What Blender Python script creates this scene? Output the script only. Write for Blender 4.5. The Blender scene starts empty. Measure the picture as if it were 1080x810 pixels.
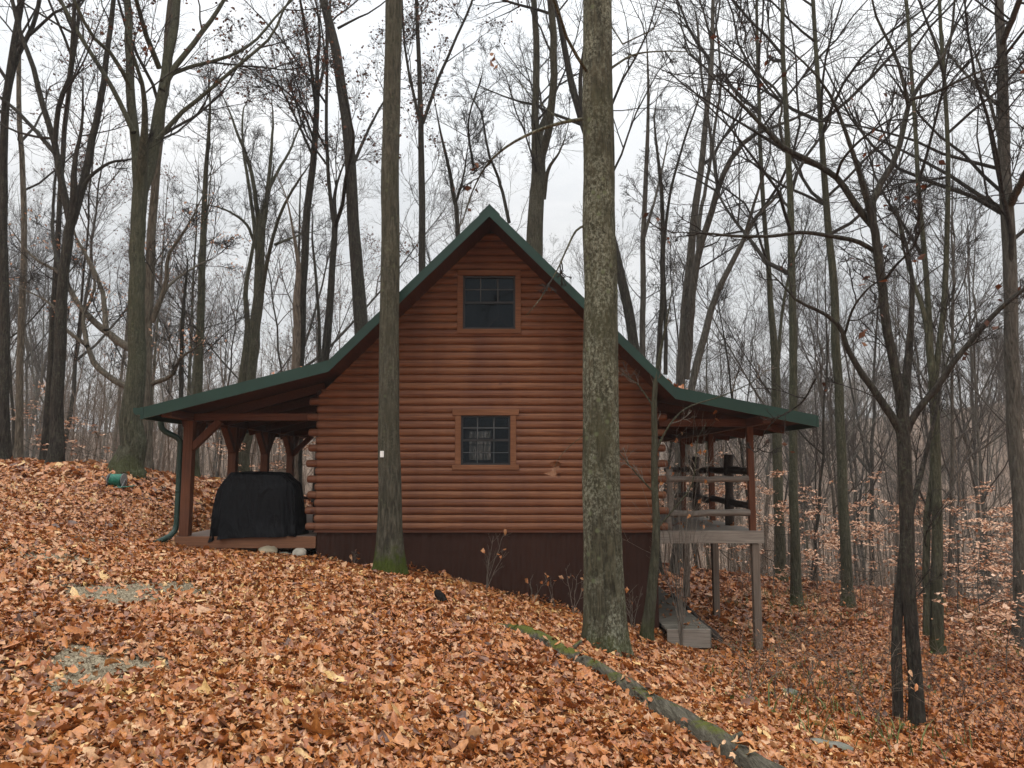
import bpy, bmesh, math, random
import numpy as np

rng = np.random.default_rng(11)
random.seed(5)
scene = bpy.context.scene
COL = scene.collection

# ------------------------------------------------------------------ camera
EYE = 1.6
PITCH = math.radians(6.3)
FPX = 811.0
cp, sp = math.cos(PITCH), math.sin(PITCH)


def ray(px, py):
    u = (px - 540.0) / FPX
    v = (405.0 - py) / FPX
    return u, cp - v * sp, sp + v * cp


def W(px, py, Y):
    u, a, b = ray(px, py)
    return np.array([u / a * Y, Y, EYE + b / a * Y])


cam_d = bpy.data.cameras.new("camera")
cam = bpy.data.objects.new("camera", cam_d)
COL.objects.link(cam)
cam.location = (0, 0, EYE)
cam.rotation_euler = (math.pi / 2 + PITCH, 0, 0)
cam_d.sensor_fit = 'HORIZONTAL'
cam_d.sensor_width = 36
cam_d.lens = FPX / 1080 * 36
cam_d.clip_end = 3000
scene.camera = cam

# ------------------------------------------------------------------ terrain
CP = np.array([
    (0, 0, .02), (0, 4.5, .0), (-2.2, 3.5, .25), (-6, 0, .45), (6, 0, -1.35), (12, 0, -2.2), (-14, 0, 1.2),
    (-4.3, 8, .3), (-7, 10.8, .75), (-8, 7, .75), (-12, 10, 1.25), (-2, 12.5, -.08), (-3.5, 13.9, -.03), (-2.2, 13.9, -.22),
    (-.69, 13.9, -.5), (1.2, 13.9, -.98), (2.6, 13.9, -1.37), (1.14, 9.5, -.6), (0, 9.1, -.25), (1.57, 5.15, -.3),
    (2.4, 7.2, -.65), (5, 7.87, -1.3), (4.9, 9.9, -1.58), (4.4, 13.9, -1.62), (7.4, 14, -1.68), (9.5, 15, -1.75),
    (-5.9, 13.9, .22), (-6.2, 15.2, .42), (-5, 16.5, .18), (-6.3, 18, .55), (-7.6, 18.5, 1.1), (-8.5, 17.5, 1.5), (-9.5, 14, 1.0),
    (-11, 19, 1.65), (-16, 22, 1.9), (-8, 25, .9), (-16, 27, 1.7), (-3.5, 21.8, -.2), (2.6, 21.8, -1.5),
    (6.8, 19, -1.7), (8.5, 20, -1.9), (5, 25, -1.65), (10, 25, -2.1), (20, 25, -3.2), (18, 12, -2.7),
    (-20, 32, 1.2), (-10, 32, .2), (0, 30, -1.0), (5, 31, -2.2), (12, 30, -3.0), (25, 30, -4.2),
    (-30, 45, .5), (-10, 45, -1.5), (5, 45, -4.5), (20, 45, -7), (40, 45, -8),
    (-60, 80, 2), (-20, 80, -2), (10, 80, -9), (40, 80, -12), (80, 80, -8),
    (-100, 140, 6), (-30, 140, 3), (40, 140, -3), (58, 140, 0), (85, 140, 10), (125, 140, 15),
    (-150, 220, 12), (0, 220, 8), (60, 220, 8), (160, 220, 22), (0, 420, 22), (-300, 420, 22), (300, 420, 30),
    (-300, 100, 12), (300, 100, 10), (0, -40, 0.5), (-60, -40, 4), (60, -40, -6), (-300, -60, 8), (300, -60, -6), (40, 10, -5), (-40, 10, 4),
], float)


def _phi(r2):
    return np.where(r2 > 1e-12, .5 * r2 * np.log(np.maximum(r2, 1e-12)), 0)


_xy = CP[:, :2] / 20
_n = len(CP)
_A = np.zeros((_n + 3, _n + 3))
_A[:_n, :_n] = _phi(((_xy[:, None] - _xy[None]) ** 2).sum(-1)) + np.eye(_n) * 2e-4
_A[:_n, _n] = 1
_A[:_n, _n + 1:] = _xy
_A[_n, :_n] = 1
_A[_n + 1:, :_n] = _xy.T
_sol = np.linalg.solve(_A, np.concatenate([CP[:, 2], [0, 0, 0]]))


def H(x, y):
    x = np.asarray(x, float)
    y = np.asarray(y, float)
    sh = x.shape
    q = np.stack([x.ravel(), y.ravel()], 1) / 20
    out = np.empty(len(q))
    for s in range(0, len(q), 20000):
        c = q[s:s + 20000]
        out[s:s + 20000] = _phi(((c[:, None] - _xy[None]) ** 2).sum(-1)) @ _sol[:_n] + _sol[_n] + c @ _sol[_n + 1:]
    X, Y = q[:, 0] * 20, q[:, 1] * 20
    bump = .025 * np.sin(2.1 * X + 1.3 * np.sin(1.1 * Y)) * np.sin(1.7 * Y + .7) + .015 * np.sin(4.3 * X - 2.9 * Y)
    return (out + bump).reshape(sh)


def h1(x, y):
    return float(H(np.array([x]), np.array([y]))[0])


def hit(px, py, y0=3.0, y1=60.0):
    """where the sight line of this pixel meets the terrain"""
    Y = np.linspace(y0, y1, 2400)
    u, a, b = ray(px, py)
    d = EYE + b / a * Y - H(u / a * Y, Y)
    k = np.where(d < 0)[0]
    i = k[0] if len(k) else len(Y) - 1
    return np.array([u / a * Y[i], Y[i], float(EYE + b / a * Y[i])])


# ------------------------------------------------------------------ object helpers
def tag(o, label=None, cat=None, group=None, kind=None):
    if label: o['label'] = label
    if cat: o['category'] = cat
    if group: o['group'] = group
    if kind: o['kind'] = kind
    return o


ORG = {}


def empty(name, loc, label, cat, group=None, kind=None):
    o = bpy.data.objects.new(name, None)
    o.empty_display_size = .2
    COL.objects.link(o)
    o.location = loc
    ORG[o.name] = np.array(loc, float)
    return tag(o, label, cat, group, kind)


def org(p):
    return ORG.get(p.name, np.zeros(3)) if p is not None else np.zeros(3)


def raw_mesh(name, V, F4=None, F3=None, smooth=True, tint=None):
    """fast mesh from numpy arrays of quads and/or triangles"""
    me = bpy.data.meshes.new(name)
    V = np.asarray(V, np.float32)
    n4 = 0 if F4 is None else len(F4)
    n3 = 0 if F3 is None else len(F3)
    loops = np.concatenate([x for x in ((F4.ravel() if n4 else None), (F3.ravel() if n3 else None)) if x is not None]).astype(np.int32)
    start = np.concatenate([np.arange(n4) * 4, n4 * 4 + np.arange(n3) * 3]).astype(np.int32)
    me.vertices.add(len(V))
    me.vertices.foreach_set('co', V.ravel())
    me.loops.add(len(loops))
    me.loops.foreach_set('vertex_index', loops)
    me.polygons.add(n4 + n3)
    me.polygons.foreach_set('loop_start', start)
    me.polygons.foreach_set('use_smooth', np.full(n4 + n3, smooth, bool))
    if tint is not None:
        at = me.attributes.new('tint', 'FLOAT', 'FACE')
        at.data.foreach_set('value', np.asarray(tint, np.float32))
    me.update(calc_edges=True)
    return me


def link(name, me, mat, parent=None):
    o = bpy.data.objects.new(name, me)
    COL.objects.link(o)
    if mat is not None and not me.materials:
        me.materials.append(mat)
    if parent is not None:
        o.parent = parent
        ORG[o.name] = org(parent)
    return o


class MB:
    def __init__(s):
        s.v, s.f, s.sm = [], [], []

    def add(s, vs, fs, smooth=False):
        b = len(s.v)
        s.v += [tuple(map(float, p)) for p in vs]
        s.f += [tuple(b + i for i in f) for f in fs]
        s.sm += [smooth] * len(fs)
        return s

    def box(s, x0, x1, y0, y1, z0, z1):
        vs = [(x0, y0, z0), (x1, y0, z0), (x1, y1, z0), (x0, y1, z0), (x0, y0, z1), (x1, y0, z1), (x1, y1, z1), (x0, y1, z1)]
        return s.add(vs, [(0, 3, 2, 1), (4, 5, 6, 7), (0, 1, 5, 4), (1, 2, 6, 5), (2, 3, 7, 6), (3, 0, 4, 7)])

    def prism_y(s, poly, y0, y1):
        n = len(poly)
        vs = [(x, y0, z) for x, z in poly] + [(x, y1, z) for x, z in poly]
        fs = [tuple(range(n)), tuple(range(2 * n - 1, n - 1, -1))] + [(i, n + i, n + (i + 1) % n, (i + 1) % n) for i in range(n)]
        return s.add(vs, fs)

    def prism_z(s, poly, z0, z1):
        n = len(poly)
        vs = [(x, y, z0) for x, y in poly] + [(x, y, z1) for x, y in poly]
        fs = [tuple(range(n - 1, -1, -1)), tuple(range(n, 2 * n))] + [(i, (i + 1) % n, n + (i + 1) % n, n + i) for i in range(n)]
        return s.add(vs, fs)

    def beam(s, p, q, w, h, up=(0, 0, 1)):
        p, q = np.array(p, float), np.array(q, float)
        d = q - p
        d /= np.linalg.norm(d)
        a = np.cross(d, up)
        a /= np.linalg.norm(a)
        b = np.cross(a, d)
        vs = []
        for c in (p, q):
            for i, j in ((-1, -1), (1, -1), (1, 1), (-1, 1)):
                vs.append(c + a * w / 2 * i + b * h / 2 * j)
        return s.add(vs, [(0, 1, 2, 3), (7, 6, 5, 4), (0, 4, 5, 1), (1, 5, 6, 2), (2, 6, 7, 3), (3, 7, 4, 0)])

    def tube(s, pts, rads, sides=10, cap=True, smooth=True):
        pts = np.array(pts, float)
        n = len(pts)
        rads = np.full(n, rads, float) if np.isscalar(rads) else np.array(rads, float)
        d = pts[-1] - pts[0]
        if np.linalg.norm(d) < 1e-6: d = pts[1] - pts[0]
        ref = np.cross(d, (0, 0, 1)) if abs(d[2]) < .9 * np.linalg.norm(d) else np.array([1., 0, 0])
        vs = []
        u = None
        for i in range(n):
            t = pts[min(i + 1, n - 1)] - pts[max(i - 1, 0)]
            t /= np.linalg.norm(t)
            r0 = ref if u is None else u
            u = r0 - t * r0.dot(t)
            u /= np.linalg.norm(u)
            w = np.cross(t, u)
            for k in range(sides):
                a = 2 * math.pi * k / sides
                vs.append(pts[i] + rads[i] * (math.cos(a) * u + math.sin(a) * w))
        fs = [(i * sides + k, i * sides + (k + 1) % sides, (i + 1) * sides + (k + 1) % sides, (i + 1) * sides + k) for i in range(n - 1) for k in range(sides)]
        s.add(vs, fs, smooth)
        if cap:
            b = len(s.v) - n * sides
            s.f += [tuple(b + k for k in range(sides - 1, -1, -1)), tuple(b + (n - 1) * sides + k for k in range(sides))]
            s.sm += [False, False]
        return s

    def build(s, name, mat, parent=None, bevel=0):
        me = bpy.data.meshes.new(name)
        o0 = org(parent)
        me.from_pydata([tuple(np.array(p) - o0) for p in s.v], [], s.f)
        me.polygons.foreach_set('use_smooth', s.sm)
        me.update()
        o = link(name, me, mat, parent)
        if bevel:
            m = o.modifiers.new('bevel', 'BEVEL')
            m.width = bevel
            m.segments = 2
            m.limit_method = 'ANGLE'
            m.angle_limit = math.radians(50)
        return o


# ------------------------------------------------------------------ materials
def newmat(name, rough=.8, spec=.3):
    m = bpy.data.materials.new(name)
    m.use_nodes = True
    nt = m.node_tree
    b = nt.nodes['Principled BSDF']
    b.inputs['Roughness'].default_value = rough
    b.inputs['Specular IOR Level'].default_value = spec
    return m, nt, b


def N(nt, kind, **kw):
    n = nt.nodes.new(kind)
    for k, v in kw.items():
        if k in n.inputs.keys():
            n.inputs[k].default_value = v
        else:
            setattr(n, k, v)
    return n


def coords(nt, scale=(1, 1, 1), loc=(0, 0, 0)):
    tc = N(nt, 'ShaderNodeTexCoord')
    mp = N(nt, 'ShaderNodeMapping')
    mp.inputs['Scale'].default_value = scale
    mp.inputs['Location'].default_value = loc
    nt.links.new(tc.outputs['Object'], mp.inputs['Vector'])
    return mp.outputs['Vector']


def noise(nt, vec, scale, detail=4, rough=.55, dist=0):
    n = N(nt, 'ShaderNodeTexNoise', Scale=scale, Detail=detail, Roughness=rough, Distortion=dist)
    nt.links.new(vec, n.inputs['Vector'])
    return n.outputs['Fac']


def ramp(nt, fac, stops, interp='LINEAR'):
    r = N(nt, 'ShaderNodeValToRGB')
    r.color_ramp.interpolation = interp
    els = r.color_ramp.elements
    while len(els) < len(stops): els.new(.5)
    for e, (p, c) in zip(els, stops):
        e.position = p
        e.color = (c, c, c, 1) if np.isscalar(c) else (*c, 1)
    nt.links.new(fac, r.inputs['Fac'])
    return r.outputs['Color']


def mix(nt, fac, a, b, mode='MIX'):
    m = N(nt, 'ShaderNodeMix', data_type='RGBA', blend_type=mode)
    for s, x in ((m.inputs[0], fac), (m.inputs[6], a), (m.inputs[7], b)):
        if hasattr(x, 'links'): nt.links.new(x, s)
        elif np.isscalar(x): s.default_value = x
        else: s.default_value = (*x, 1)
    return m.outputs[2]


def math_(nt, op, a, b=0):
    m = N(nt, 'ShaderNodeMath', operation=op)
    for s, x in ((m.inputs[0], a), (m.inputs[1], b)):
        if hasattr(x, 'links'): nt.links.new(x, s)
        else: s.default_value = x
    return m.outputs[0]


def bump(nt, bsdf, height, strength=.5, dist=.02):
    b = N(nt, 'ShaderNodeBump', Strength=strength, Distance=dist)
    nt.links.new(height, b.inputs['Height'])
    nt.links.new(b.outputs['Normal'], bsdf.inputs['Normal'])


def bark(name, dark, light, lichen=0.0, lich_col=(.22, .25, .16), moss=0.0, scale=1.0, moss_top=.7, green=0.0):
    m, nt, b = newmat(name, .9, .15)
    v = coords(nt, (1, 1, .16))
    v1 = coords(nt)
    ridges = noise(nt, v, 26 * scale, 5, .6, .6)
    col = ramp(nt, ridges, [(.33, tuple(c * .45 for c in dark)), (.46, dark), (.66, light)])
    big = noise(nt, v1, 1.3, 3)
    col = mix(nt, ramp(nt, big, [(.35, 0), (.7, .55)]), col, mix(nt, .5, dark, light))
    if green:
        g = ramp(nt, noise(nt, v1, .9, 4, .6), [(.42, 0), (.62, green)])
        col = mix(nt, g, col, (.07, .072, .036))
    if lichen:
        l1 = noise(nt, coords(nt, (1, 1, .45)), 2.4, 5, .65)
        l2 = noise(nt, coords(nt, (1, 1, .75)), 30, 8, .75)
        f = math_(nt, 'MULTIPLY', ramp(nt, l1, [(.42, .1), (.58, 1)]), ramp(nt, l2, [(.50 - .05 * lichen, 0), (.63, lichen)]))
        col = mix(nt, f, col, lich_col)
        vo = N(nt, 'ShaderNodeTexVoronoi', Scale=5.5)
        nt.links.new(v1, vo.inputs['Vector'])
        sp_ = math_(nt, 'ADD', vo.outputs['Distance'], math_(nt, 'MULTIPLY', l2, .22))
        col = mix(nt, ramp(nt, sp_, [(.20, .75 * lichen), (.30, 0)]), col, (.15, .17, .09))
    if moss:
        sx = N(nt, 'ShaderNodeSeparateXYZ')
        nt.links.new(v1, sx.inputs[0])
        mz = math_(nt, 'SUBTRACT', math_(nt, 'MULTIPLY', noise(nt, v1, 7, 4, .6), moss_top * 1.9), sx.outputs[2])
        col = mix(nt, ramp(nt, mz, [(.0, 0), (.25, moss)]), col, mix(nt, noise(nt, v1, 40, 2), (.028, .04, .008), (.085, .11, .016)))
    nt.links.new(col, b.inputs['Base Color'])
    bump(nt, b, ridges, 1.0, .06)
    return m


M = {}
M['bark_oak'] = bark('oak_bark', (.040, .036, .023), (.11, .10, .064), 1.0, (.30, .305, .225), .35, .8, .4, .5)
M['bark_grey'] = bark('grey_bark', (.052, .047, .034), (.125, .113, .083), .5, (.17, .17, .12), .95, 1.0, .5, .25)
M['bark_dark'] = bark('backlit_bark', (.026, .022, .018), (.07, .06, .048), .2)  # darkness of backlit trunks is put into this bark colour
M['bark_moss'] = bark('mossy_bark', (.043, .041, .027), (.105, .10, .068), .45, (.16, .17, .12), .3, 1.0, .5, .38)
M['bark_tan'] = bark('tan_bark', (.09, .075, .055), (.20, .17, .13), .3, (.2, .19, .15))
M['bark_wood'] = bark('woodland_bark', (.075, .066, .054), (.155, .138, .115), .2)
M['bark_pale'] = bark('pale_bark', (.13, .115, .09), (.24, .215, .18), .2)
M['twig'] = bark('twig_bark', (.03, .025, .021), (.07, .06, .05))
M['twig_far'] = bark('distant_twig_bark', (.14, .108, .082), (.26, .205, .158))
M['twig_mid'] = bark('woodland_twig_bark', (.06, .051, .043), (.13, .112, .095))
M['snag'] = bark('bare_wood', (.13, .10, .075), (.26, .21, .16))
M['vine'] = bark('vine_bark', (.15, .125, .10), (.28, .24, .20), .3)

LEAFSTOPS = [(0, (.045, .018, .009)), (.12, (.14, .045, .014)), (.28, (.31, .095, .024)), (.48, (.49, .165, .036)), (.66, (.56, .228, .060)),
             (.80, (.53, .265, .125)), (.93, (.66, .39, .20)), (1, (.78, .52, .20))]


def leafmat(name, stops, rough=.55, spec=.35, trans=0):
    m, nt, b = newmat(name, rough, spec)
    at = N(nt, 'ShaderNodeAttribute', attribute_name='tint')
    col = ramp(nt, at.outputs['Fac'], stops)
    v = coords(nt)
    n = noise(nt, v, 55, 3, .6)
    col = mix(nt, ramp(nt, n, [(.35, .55), (.65, 0)]), col, tuple(c * .55 for c in stops[2][1]))
    nt.links.new(col, b.inputs['Base Color'])
    return m


M['leaf'] = leafmat('fallen_leaves', LEAFSTOPS, .36, .55)
M['beech_leaf'] = leafmat('beech_leaves', [(0, (.38, .17, .085)), (.3, (.56, .29, .165)), (.6, (.72, .44, .29)), (1, (.82, .58, .42))], .7, .2)
M['oak_leaf'] = leafmat('dry_oak_leaves', [(0, (.05, .025, .017)), (.3, (.10, .045, .028)), (.6, (.17, .075, .045)), (1, (.28, .14, .075))], .7, .2)
M['green_leaf'] = leafmat('green_leaves', [(0, (.03, .05, .012)), (.3, (.06, .09, .02)), (.6, (.10, .13, .03)), (1, (.20, .19, .07))], .6, .3)


def ground_mat():
    m, nt, b = newmat('leafy_ground', .85, .2)
    v = coords(nt)
    vo = N(nt, 'ShaderNodeTexVoronoi', Scale=11)
    wv = N(nt, 'ShaderNodeVectorMath', operation='ADD')
    nz = N(nt, 'ShaderNodeTexNoise', Scale=9, Detail=3)
    nt.links.new(v, nz.inputs['Vector'])
    nt.links.new(v, wv.inputs[0])
    sc_ = N(nt, 'ShaderNodeVectorMath', operation='SCALE')
    sc_.inputs['Scale'].default_value = .12
    nt.links.new(nz.outputs['Color'], sc_.inputs[0])
    nt.links.new(sc_.outputs[0], wv.inputs[1])
    nt.links.new(wv.outputs[0], vo.inputs['Vector'])
    sep = N(nt, 'ShaderNodeSeparateColor')
    nt.links.new(vo.outputs['Color'], sep.inputs[0])
    col = ramp(nt, sep.outputs[0], [(p, tuple(k * .8 for k in c)) for p, c in LEAFSTOPS])
    soil = ramp(nt, noise(nt, v, .35, 4), [(.45, 0), (.7, .45)])
    col = mix(nt, soil, col, (.10, .058, .03))
    sxy = N(nt, 'ShaderNodeSeparateXYZ')
    nt.links.new(v, sxy.inputs[0])
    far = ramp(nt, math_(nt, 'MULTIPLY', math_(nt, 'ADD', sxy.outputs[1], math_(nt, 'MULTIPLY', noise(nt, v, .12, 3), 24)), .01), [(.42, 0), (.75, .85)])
    col = mix(nt, far, col, (.165, .125, .095))  # haze of distance painted in: ground colour dulls to grey-brown farther back
    nt.links.new(col, b.inputs['Base Color'])
    bump(nt, b, vo.outputs['Distance'], .8, .05)
    return m


M['ground'] = ground_mat()


def siding_mat():
    m, nt, b = newmat('stained_log_siding', .55, .3)
    v = coords(nt)
    sx = N(nt, 'ShaderNodeSeparateXYZ')
    nt.links.new(v, sx.inputs[0])
    row = math_(nt, 'FLOOR', math_(nt, 'DIVIDE', math_(nt, 'SUBTRACT', sx.outputs[2], .51), .1395))
    wn = N(nt, 'ShaderNodeTexWhiteNoise', noise_dimensions='1D')
    nt.links.new(row, wn.inputs['W'])
    cmb = N(nt, 'ShaderNodeCombineXYZ')
    nt.links.new(math_(nt, 'ADD', math_(nt, 'MULTIPLY', sx.outputs[0], .55), math_(nt, 'MULTIPLY', wn.outputs['Value'], 40)), cmb.inputs[0])
    nt.links.new(math_(nt, 'MULTIPLY', sx.outputs[1], 14), cmb.inputs[1])
    nt.links.new(math_(nt, 'MULTIPLY', sx.outputs[2], 22), cmb.inputs[2])
    grain = noise(nt, cmb.outputs[0], 2.4, 6, .62, .4)
    col = ramp(nt, grain, [(.3, (.11, .040, .019)), (.5, (.225, .09, .04)), (.72, (.34, .155, .07))])
    col = mix(nt, math_(nt, 'MULTIPLY', wn.outputs['Value'], .38), col, (.145, .050, .029))
    # knots
    vk = N(nt, 'ShaderNodeTexVoronoi', Scale=1.6)
    nt.links.new(v, vk.inputs['Vector'])
    col = mix(nt, ramp(nt, vk.outputs['Distance'], [(.04, .85), (.085, 0)]), col, (.075, .026, .016))
    st = ramp(nt, noise(nt, coords(nt, (1, 1, .22)), 1.7, 4, .6), [(.42, 0), (.72, .55)])
    col = mix(nt, st, col, (.10, .036, .024))
    nt.links.new(col, b.inputs['Base Color'])
    bump(nt, b, grain, .25, .006)
    return m


M['siding'] = siding_mat()


def wood_mat(name, a, c, axis=0, rough=.7, s=2.2):
    m, nt, b = newmat(name, rough, .25)
    sc = [18, 18, 18]
    sc[axis] = .9
    g = noise(nt, coords(nt, tuple(sc)), s, 6, .62, .4)
    col = ramp(nt, g, [(.3, a), (.7, c)])
    col = mix(nt, ramp(nt, noise(nt, coords(nt), 1.6, 3), [(.4, 0), (.75, .5)]), col, a)
    nt.links.new(col, b.inputs['Base Color'])
    bump(nt, b, g, .3, .006)
    return m


M['post'] = wood_mat('stained_post_wood', (.085, .03, .015), (.19, .075, .038), 2)
M['beam'] = wood_mat('stained_beam_wood', (.075, .027, .014), (.165, .06, .032), 0)
M['beam_y'] = wood_mat('stained_rafter_wood', (.06, .022, .012), (.13, .047, .026), 1)
M['soffit'] = wood_mat('soffit_boards', (.05, .020, .012), (.11, .042, .025), 1)
M['trim'] = wood_mat('window_trim_wood', (.15, .06, .028), (.29, .13, .062), 0)
M['trim_v'] = wood_mat('window_jamb_wood', (.15, .06, .028), (.29, .13, .062), 2)
M['deck'] = wood_mat('porch_boards', (.17, .12, .095), (.29, .22, .18), 0)
M['rim'] = wood_mat('porch_rim_wood', (.15, .065, .034), (.27, .125, .065), 0)
M['grey_x'] = wood_mat('weathered_boards', (.17, .14, .115), (.34, .30, .25), 0)
M['grey_z'] = wood_mat('weathered_post_wood', (.11, .085, .065), (.24, .19, .15), 2)
M['rail'] = wood_mat('weathered_log_rail', (.10, .085, .07), (.30, .26, .22), 0)
M['dark_log'] = wood_mat('dark_log_rail', (.018, .012, .009), (.06, .042, .032), 1)
M['walk'] = wood_mat('weathered_walkway_boards', (.10, .09, .07), (.24, .215, .175), 0)


def flat(name, c, rough=.5, spec=.4, metal=0, var=.25, scale=3):
    m, nt, b = newmat(name, rough, spec)
    b.inputs['Metallic'].default_value = metal
    n = noise(nt, coords(nt), scale, 5, .6)
    nt.links.new(ramp(nt, n, [(.3, tuple(k * (1 - var) for k in c)), (.7, tuple(k * (1 + var) for k in c))]), b.inputs['Base Color'])
    return m


M['green'] = flat('green_painted_metal', (.009, .036, .024), .42, .4, 0, .22, 2)
M['green_dk'] = flat('dark_green_gutter_metal', (.016, .045, .033), .4, .4)
M['skirt'] = flat('brown_ribbed_skirting', (.042, .0185, .0125), .7, .15, 0, .18, 1.2)
M['dark_in'] = flat('dark_interior', (.05, .035, .028), .9, .1)
M['sash'] = flat('bronze_sash', (.022, .02, .019), .45, .4)
M['muntin'] = flat('grey_muntins', (.085, .085, .082), .6, .3)
M['cloth'] = flat('black_cover_fabric', (.005, .0055, .007), .55, .14, 0, .2, 3)
M['black'] = flat('black_painted_wood', (.018, .016, .015), .6, .3)
_m, _nt, _b = None, M['cloth'].node_tree, M['cloth'].node_tree.nodes['Principled BSDF']
_f = noise(_nt, coords(_nt, (1.6, 1.6, .7)), 2.0, 3, .5, 2.2)
bump(_nt, _b, _f, .55, .16)
M['hose'] = flat('green_hose_rubber', (.018, .16, .105), .4, .5, 0, .3, 20)
M['hose2'] = flat('grey_plastic', (.22, .22, .21), .5, .4)
M['rock'] = flat('tan_rock', (.30, .25, .17), .9, .2, 0, .35, 6)
M['rock_pale'] = flat('pale_rock', (.42, .38, .31), .9, .2, 0, .3, 6)
M['stump'] = flat('charred_wood', (.012, .010, .009), .9, .1, 0, .5, 20)


def mossrock():
    m, nt, b = newmat('mossy_rock', .95, .15)
    v = coords(nt)
    col = ramp(nt, noise(nt, v, 8, 5), [(.3, (.11, .105, .09)), (.7, (.26, .25, .21))])
    col = mix(nt, ramp(nt, noise(nt, v, 4, 4), [(.45, 0), (.6, .7)]), col, (.10, .13, .065))
    nt.links.new(col, b.inputs['Base Color'])
    bump(nt, b, noise(nt, v, 22, 5), .6, .03)
    return m


M['mossrock'] = mossrock()


def gravelmat():
    m, nt, b = newmat('gravel_stone', .9, .2)
    at = N(nt, 'ShaderNodeAttribute', attribute_name='tint')
    nt.links.new(ramp(nt, at.outputs['Fac'], [(0, (.11, .085, .055)), (.5, (.235, .195, .13)), (1, (.37, .315, .225))]), b.inputs['Base Color'])
    return m


M['gravel'] = gravelmat()


def logmat():
    m, nt, b = newmat('mossy_log', .95, .15)
    v = coords(nt)
    g = noise(nt, coords(nt, (1, 1, 1)), 12, 6, .65)
    tcv = coords(nt, (7, .7, 7))
    gr = noise(nt, tcv, 5, 6, .65, .5)
    col = ramp(nt, gr, [(.3, (.024, .021, .015)), (.5, (.075, .066, .048)), (.72, (.16, .145, .11))])
    geo = N(nt, 'ShaderNodeNewGeometry')
    sx = N(nt, 'ShaderNodeSeparateXYZ')
    nt.links.new(geo.outputs['Normal'], sx.inputs[0])
    px = N(nt, 'ShaderNodeSeparateXYZ')
    nt.links.new(v, px.inputs[0])
    up = math_(nt, 'ADD', sx.outputs[2], math_(nt, 'MULTIPLY', noise(nt, v, 5, 5, .65), 2.6))
    up = math_(nt, 'ADD', up, math_(nt, 'MULTIPLY', px.outputs[1], .17))
    col = mix(nt, ramp(nt, math_(nt, 'MULTIPLY', up, .4), [(.70, 0), (.86, .9)]), col,
              mix(nt, noise(nt, v, 45, 3), (.03, .038, .008), (.145, .155, .026)))
    nt.links.new(col, b.inputs['Base Color'])
    bump(nt, b, gr, .8, .03)
    return m


M['log'] = logmat()


def glassmat():
    m = bpy.data.materials.new('window_glass')
    m.use_nodes = True
    nt = m.node_tree
    nt.nodes.remove(nt.nodes['Principled BSDF'])
    out = nt.nodes['Material Output']
    tr = N(nt, 'ShaderNodeBsdfTransparent')
    tr.inputs[0].default_value = (.55, .57, .58, 1)
    gl = N(nt, 'ShaderNodeBsdfGlossy', Roughness=.04)
    gl.inputs[0].default_value = (.27, .31, .34, 1)
    fr = N(nt, 'ShaderNodeFresnel', IOR=1.5)
    mx = N(nt, 'ShaderNodeMixShader')
    nt.links.new(fr.outputs[0], mx.inputs[0])
    nt.links.new(tr.outputs[0], mx.inputs[1])
    nt.links.new(gl.outputs[0], mx.inputs[2])
    nt.links.new(mx.outputs[0], out.inputs[0])
    return m


M['glass'] = glassmat()

# ------------------------------------------------------------------ world, sun
SUN_EL, SUN_AZ = math.radians(74), math.radians(198)   # azimuth clockwise from +Y: behind the camera, a little left
world = bpy.data.worlds.new("World")
scene.world = world
world.use_nodes = True
wt = world.node_tree
bg = wt.nodes['Background']
sky = N(wt, 'ShaderNodeTexSky', sky_type='NISHITA')
sky.sun_disc = False
sky.sun_elevation = SUN_EL
sky.sun_rotation = SUN_AZ
sky.dust_density = 4
wtc = N(wt, 'ShaderNodeTexCoord')
wmp = N(wt, 'ShaderNodeMapping')
wmp.inputs['Scale'].default_value = (1, 1, 2.6)
wt.links.new(wtc.outputs['Generated'], wmp.inputs['Vector'])
cl = noise(wt, wmp.outputs['Vector'], 2.6, 6, .58, .5)
cloud = ramp(wt, cl, [(.30, (8.0, 8.35, 8.7)), (.5, (9.6, 9.8, 10.0)), (.7, (11.2, 11.2, 11.2))])
# an overcast sky is brighter overhead than near the horizon
wsx = N(wt, 'ShaderNodeSeparateXYZ')
wt.links.new(wtc.outputs['Generated'], wsx.inputs[0])
dome = ramp(wt, wsx.outputs[2], [(0, .74), (.3, .80), (1, 2.05)])
cloud = mix(wt, 1.0, cloud, dome, 'MULTIPLY')
wt.links.new(mix(wt, .94, sky.outputs[0], cloud), bg.inputs['Color'])
bg.inputs['Strength'].default_value = .10

sd = bpy.data.lights.new('sun', 'SUN')
sd.energy = 1.2
sd.angle = math.radians(60)
sd.color = (1.0, .965, .92)
so = bpy.data.objects.new('sun', sd)
COL.objects.link(so)
so.location = (-4, -10, 30)
# direction to the sun
dx, dy, dz = math.sin(SUN_AZ) * math.cos(SUN_EL), math.cos(SUN_AZ) * math.cos(SUN_EL), math.sin(SUN_EL)
from mathutils import Vector
so.rotation_euler = Vector((dx, dy, dz)).to_track_quat('Z', 'Y').to_euler()

scene.view_settings.view_transform = 'Standard'
scene.view_settings.look = 'None'
scene.view_settings.gamma = 1
scene.view_settings.exposure = 0.17
scene.render.engine = 'CYCLES'
cy = scene.cycles
cy.max_bounces = 5
cy.diffuse_bounces = 3
cy.glossy_bounces = 2
cy.transmission_bounces = 2
cy.transparent_max_bounces = 8
cy.use_denoising = True
cy.use_adaptive_sampling = True
cy.adaptive_threshold = .015

# ------------------------------------------------------------------ ground sheet


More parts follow.
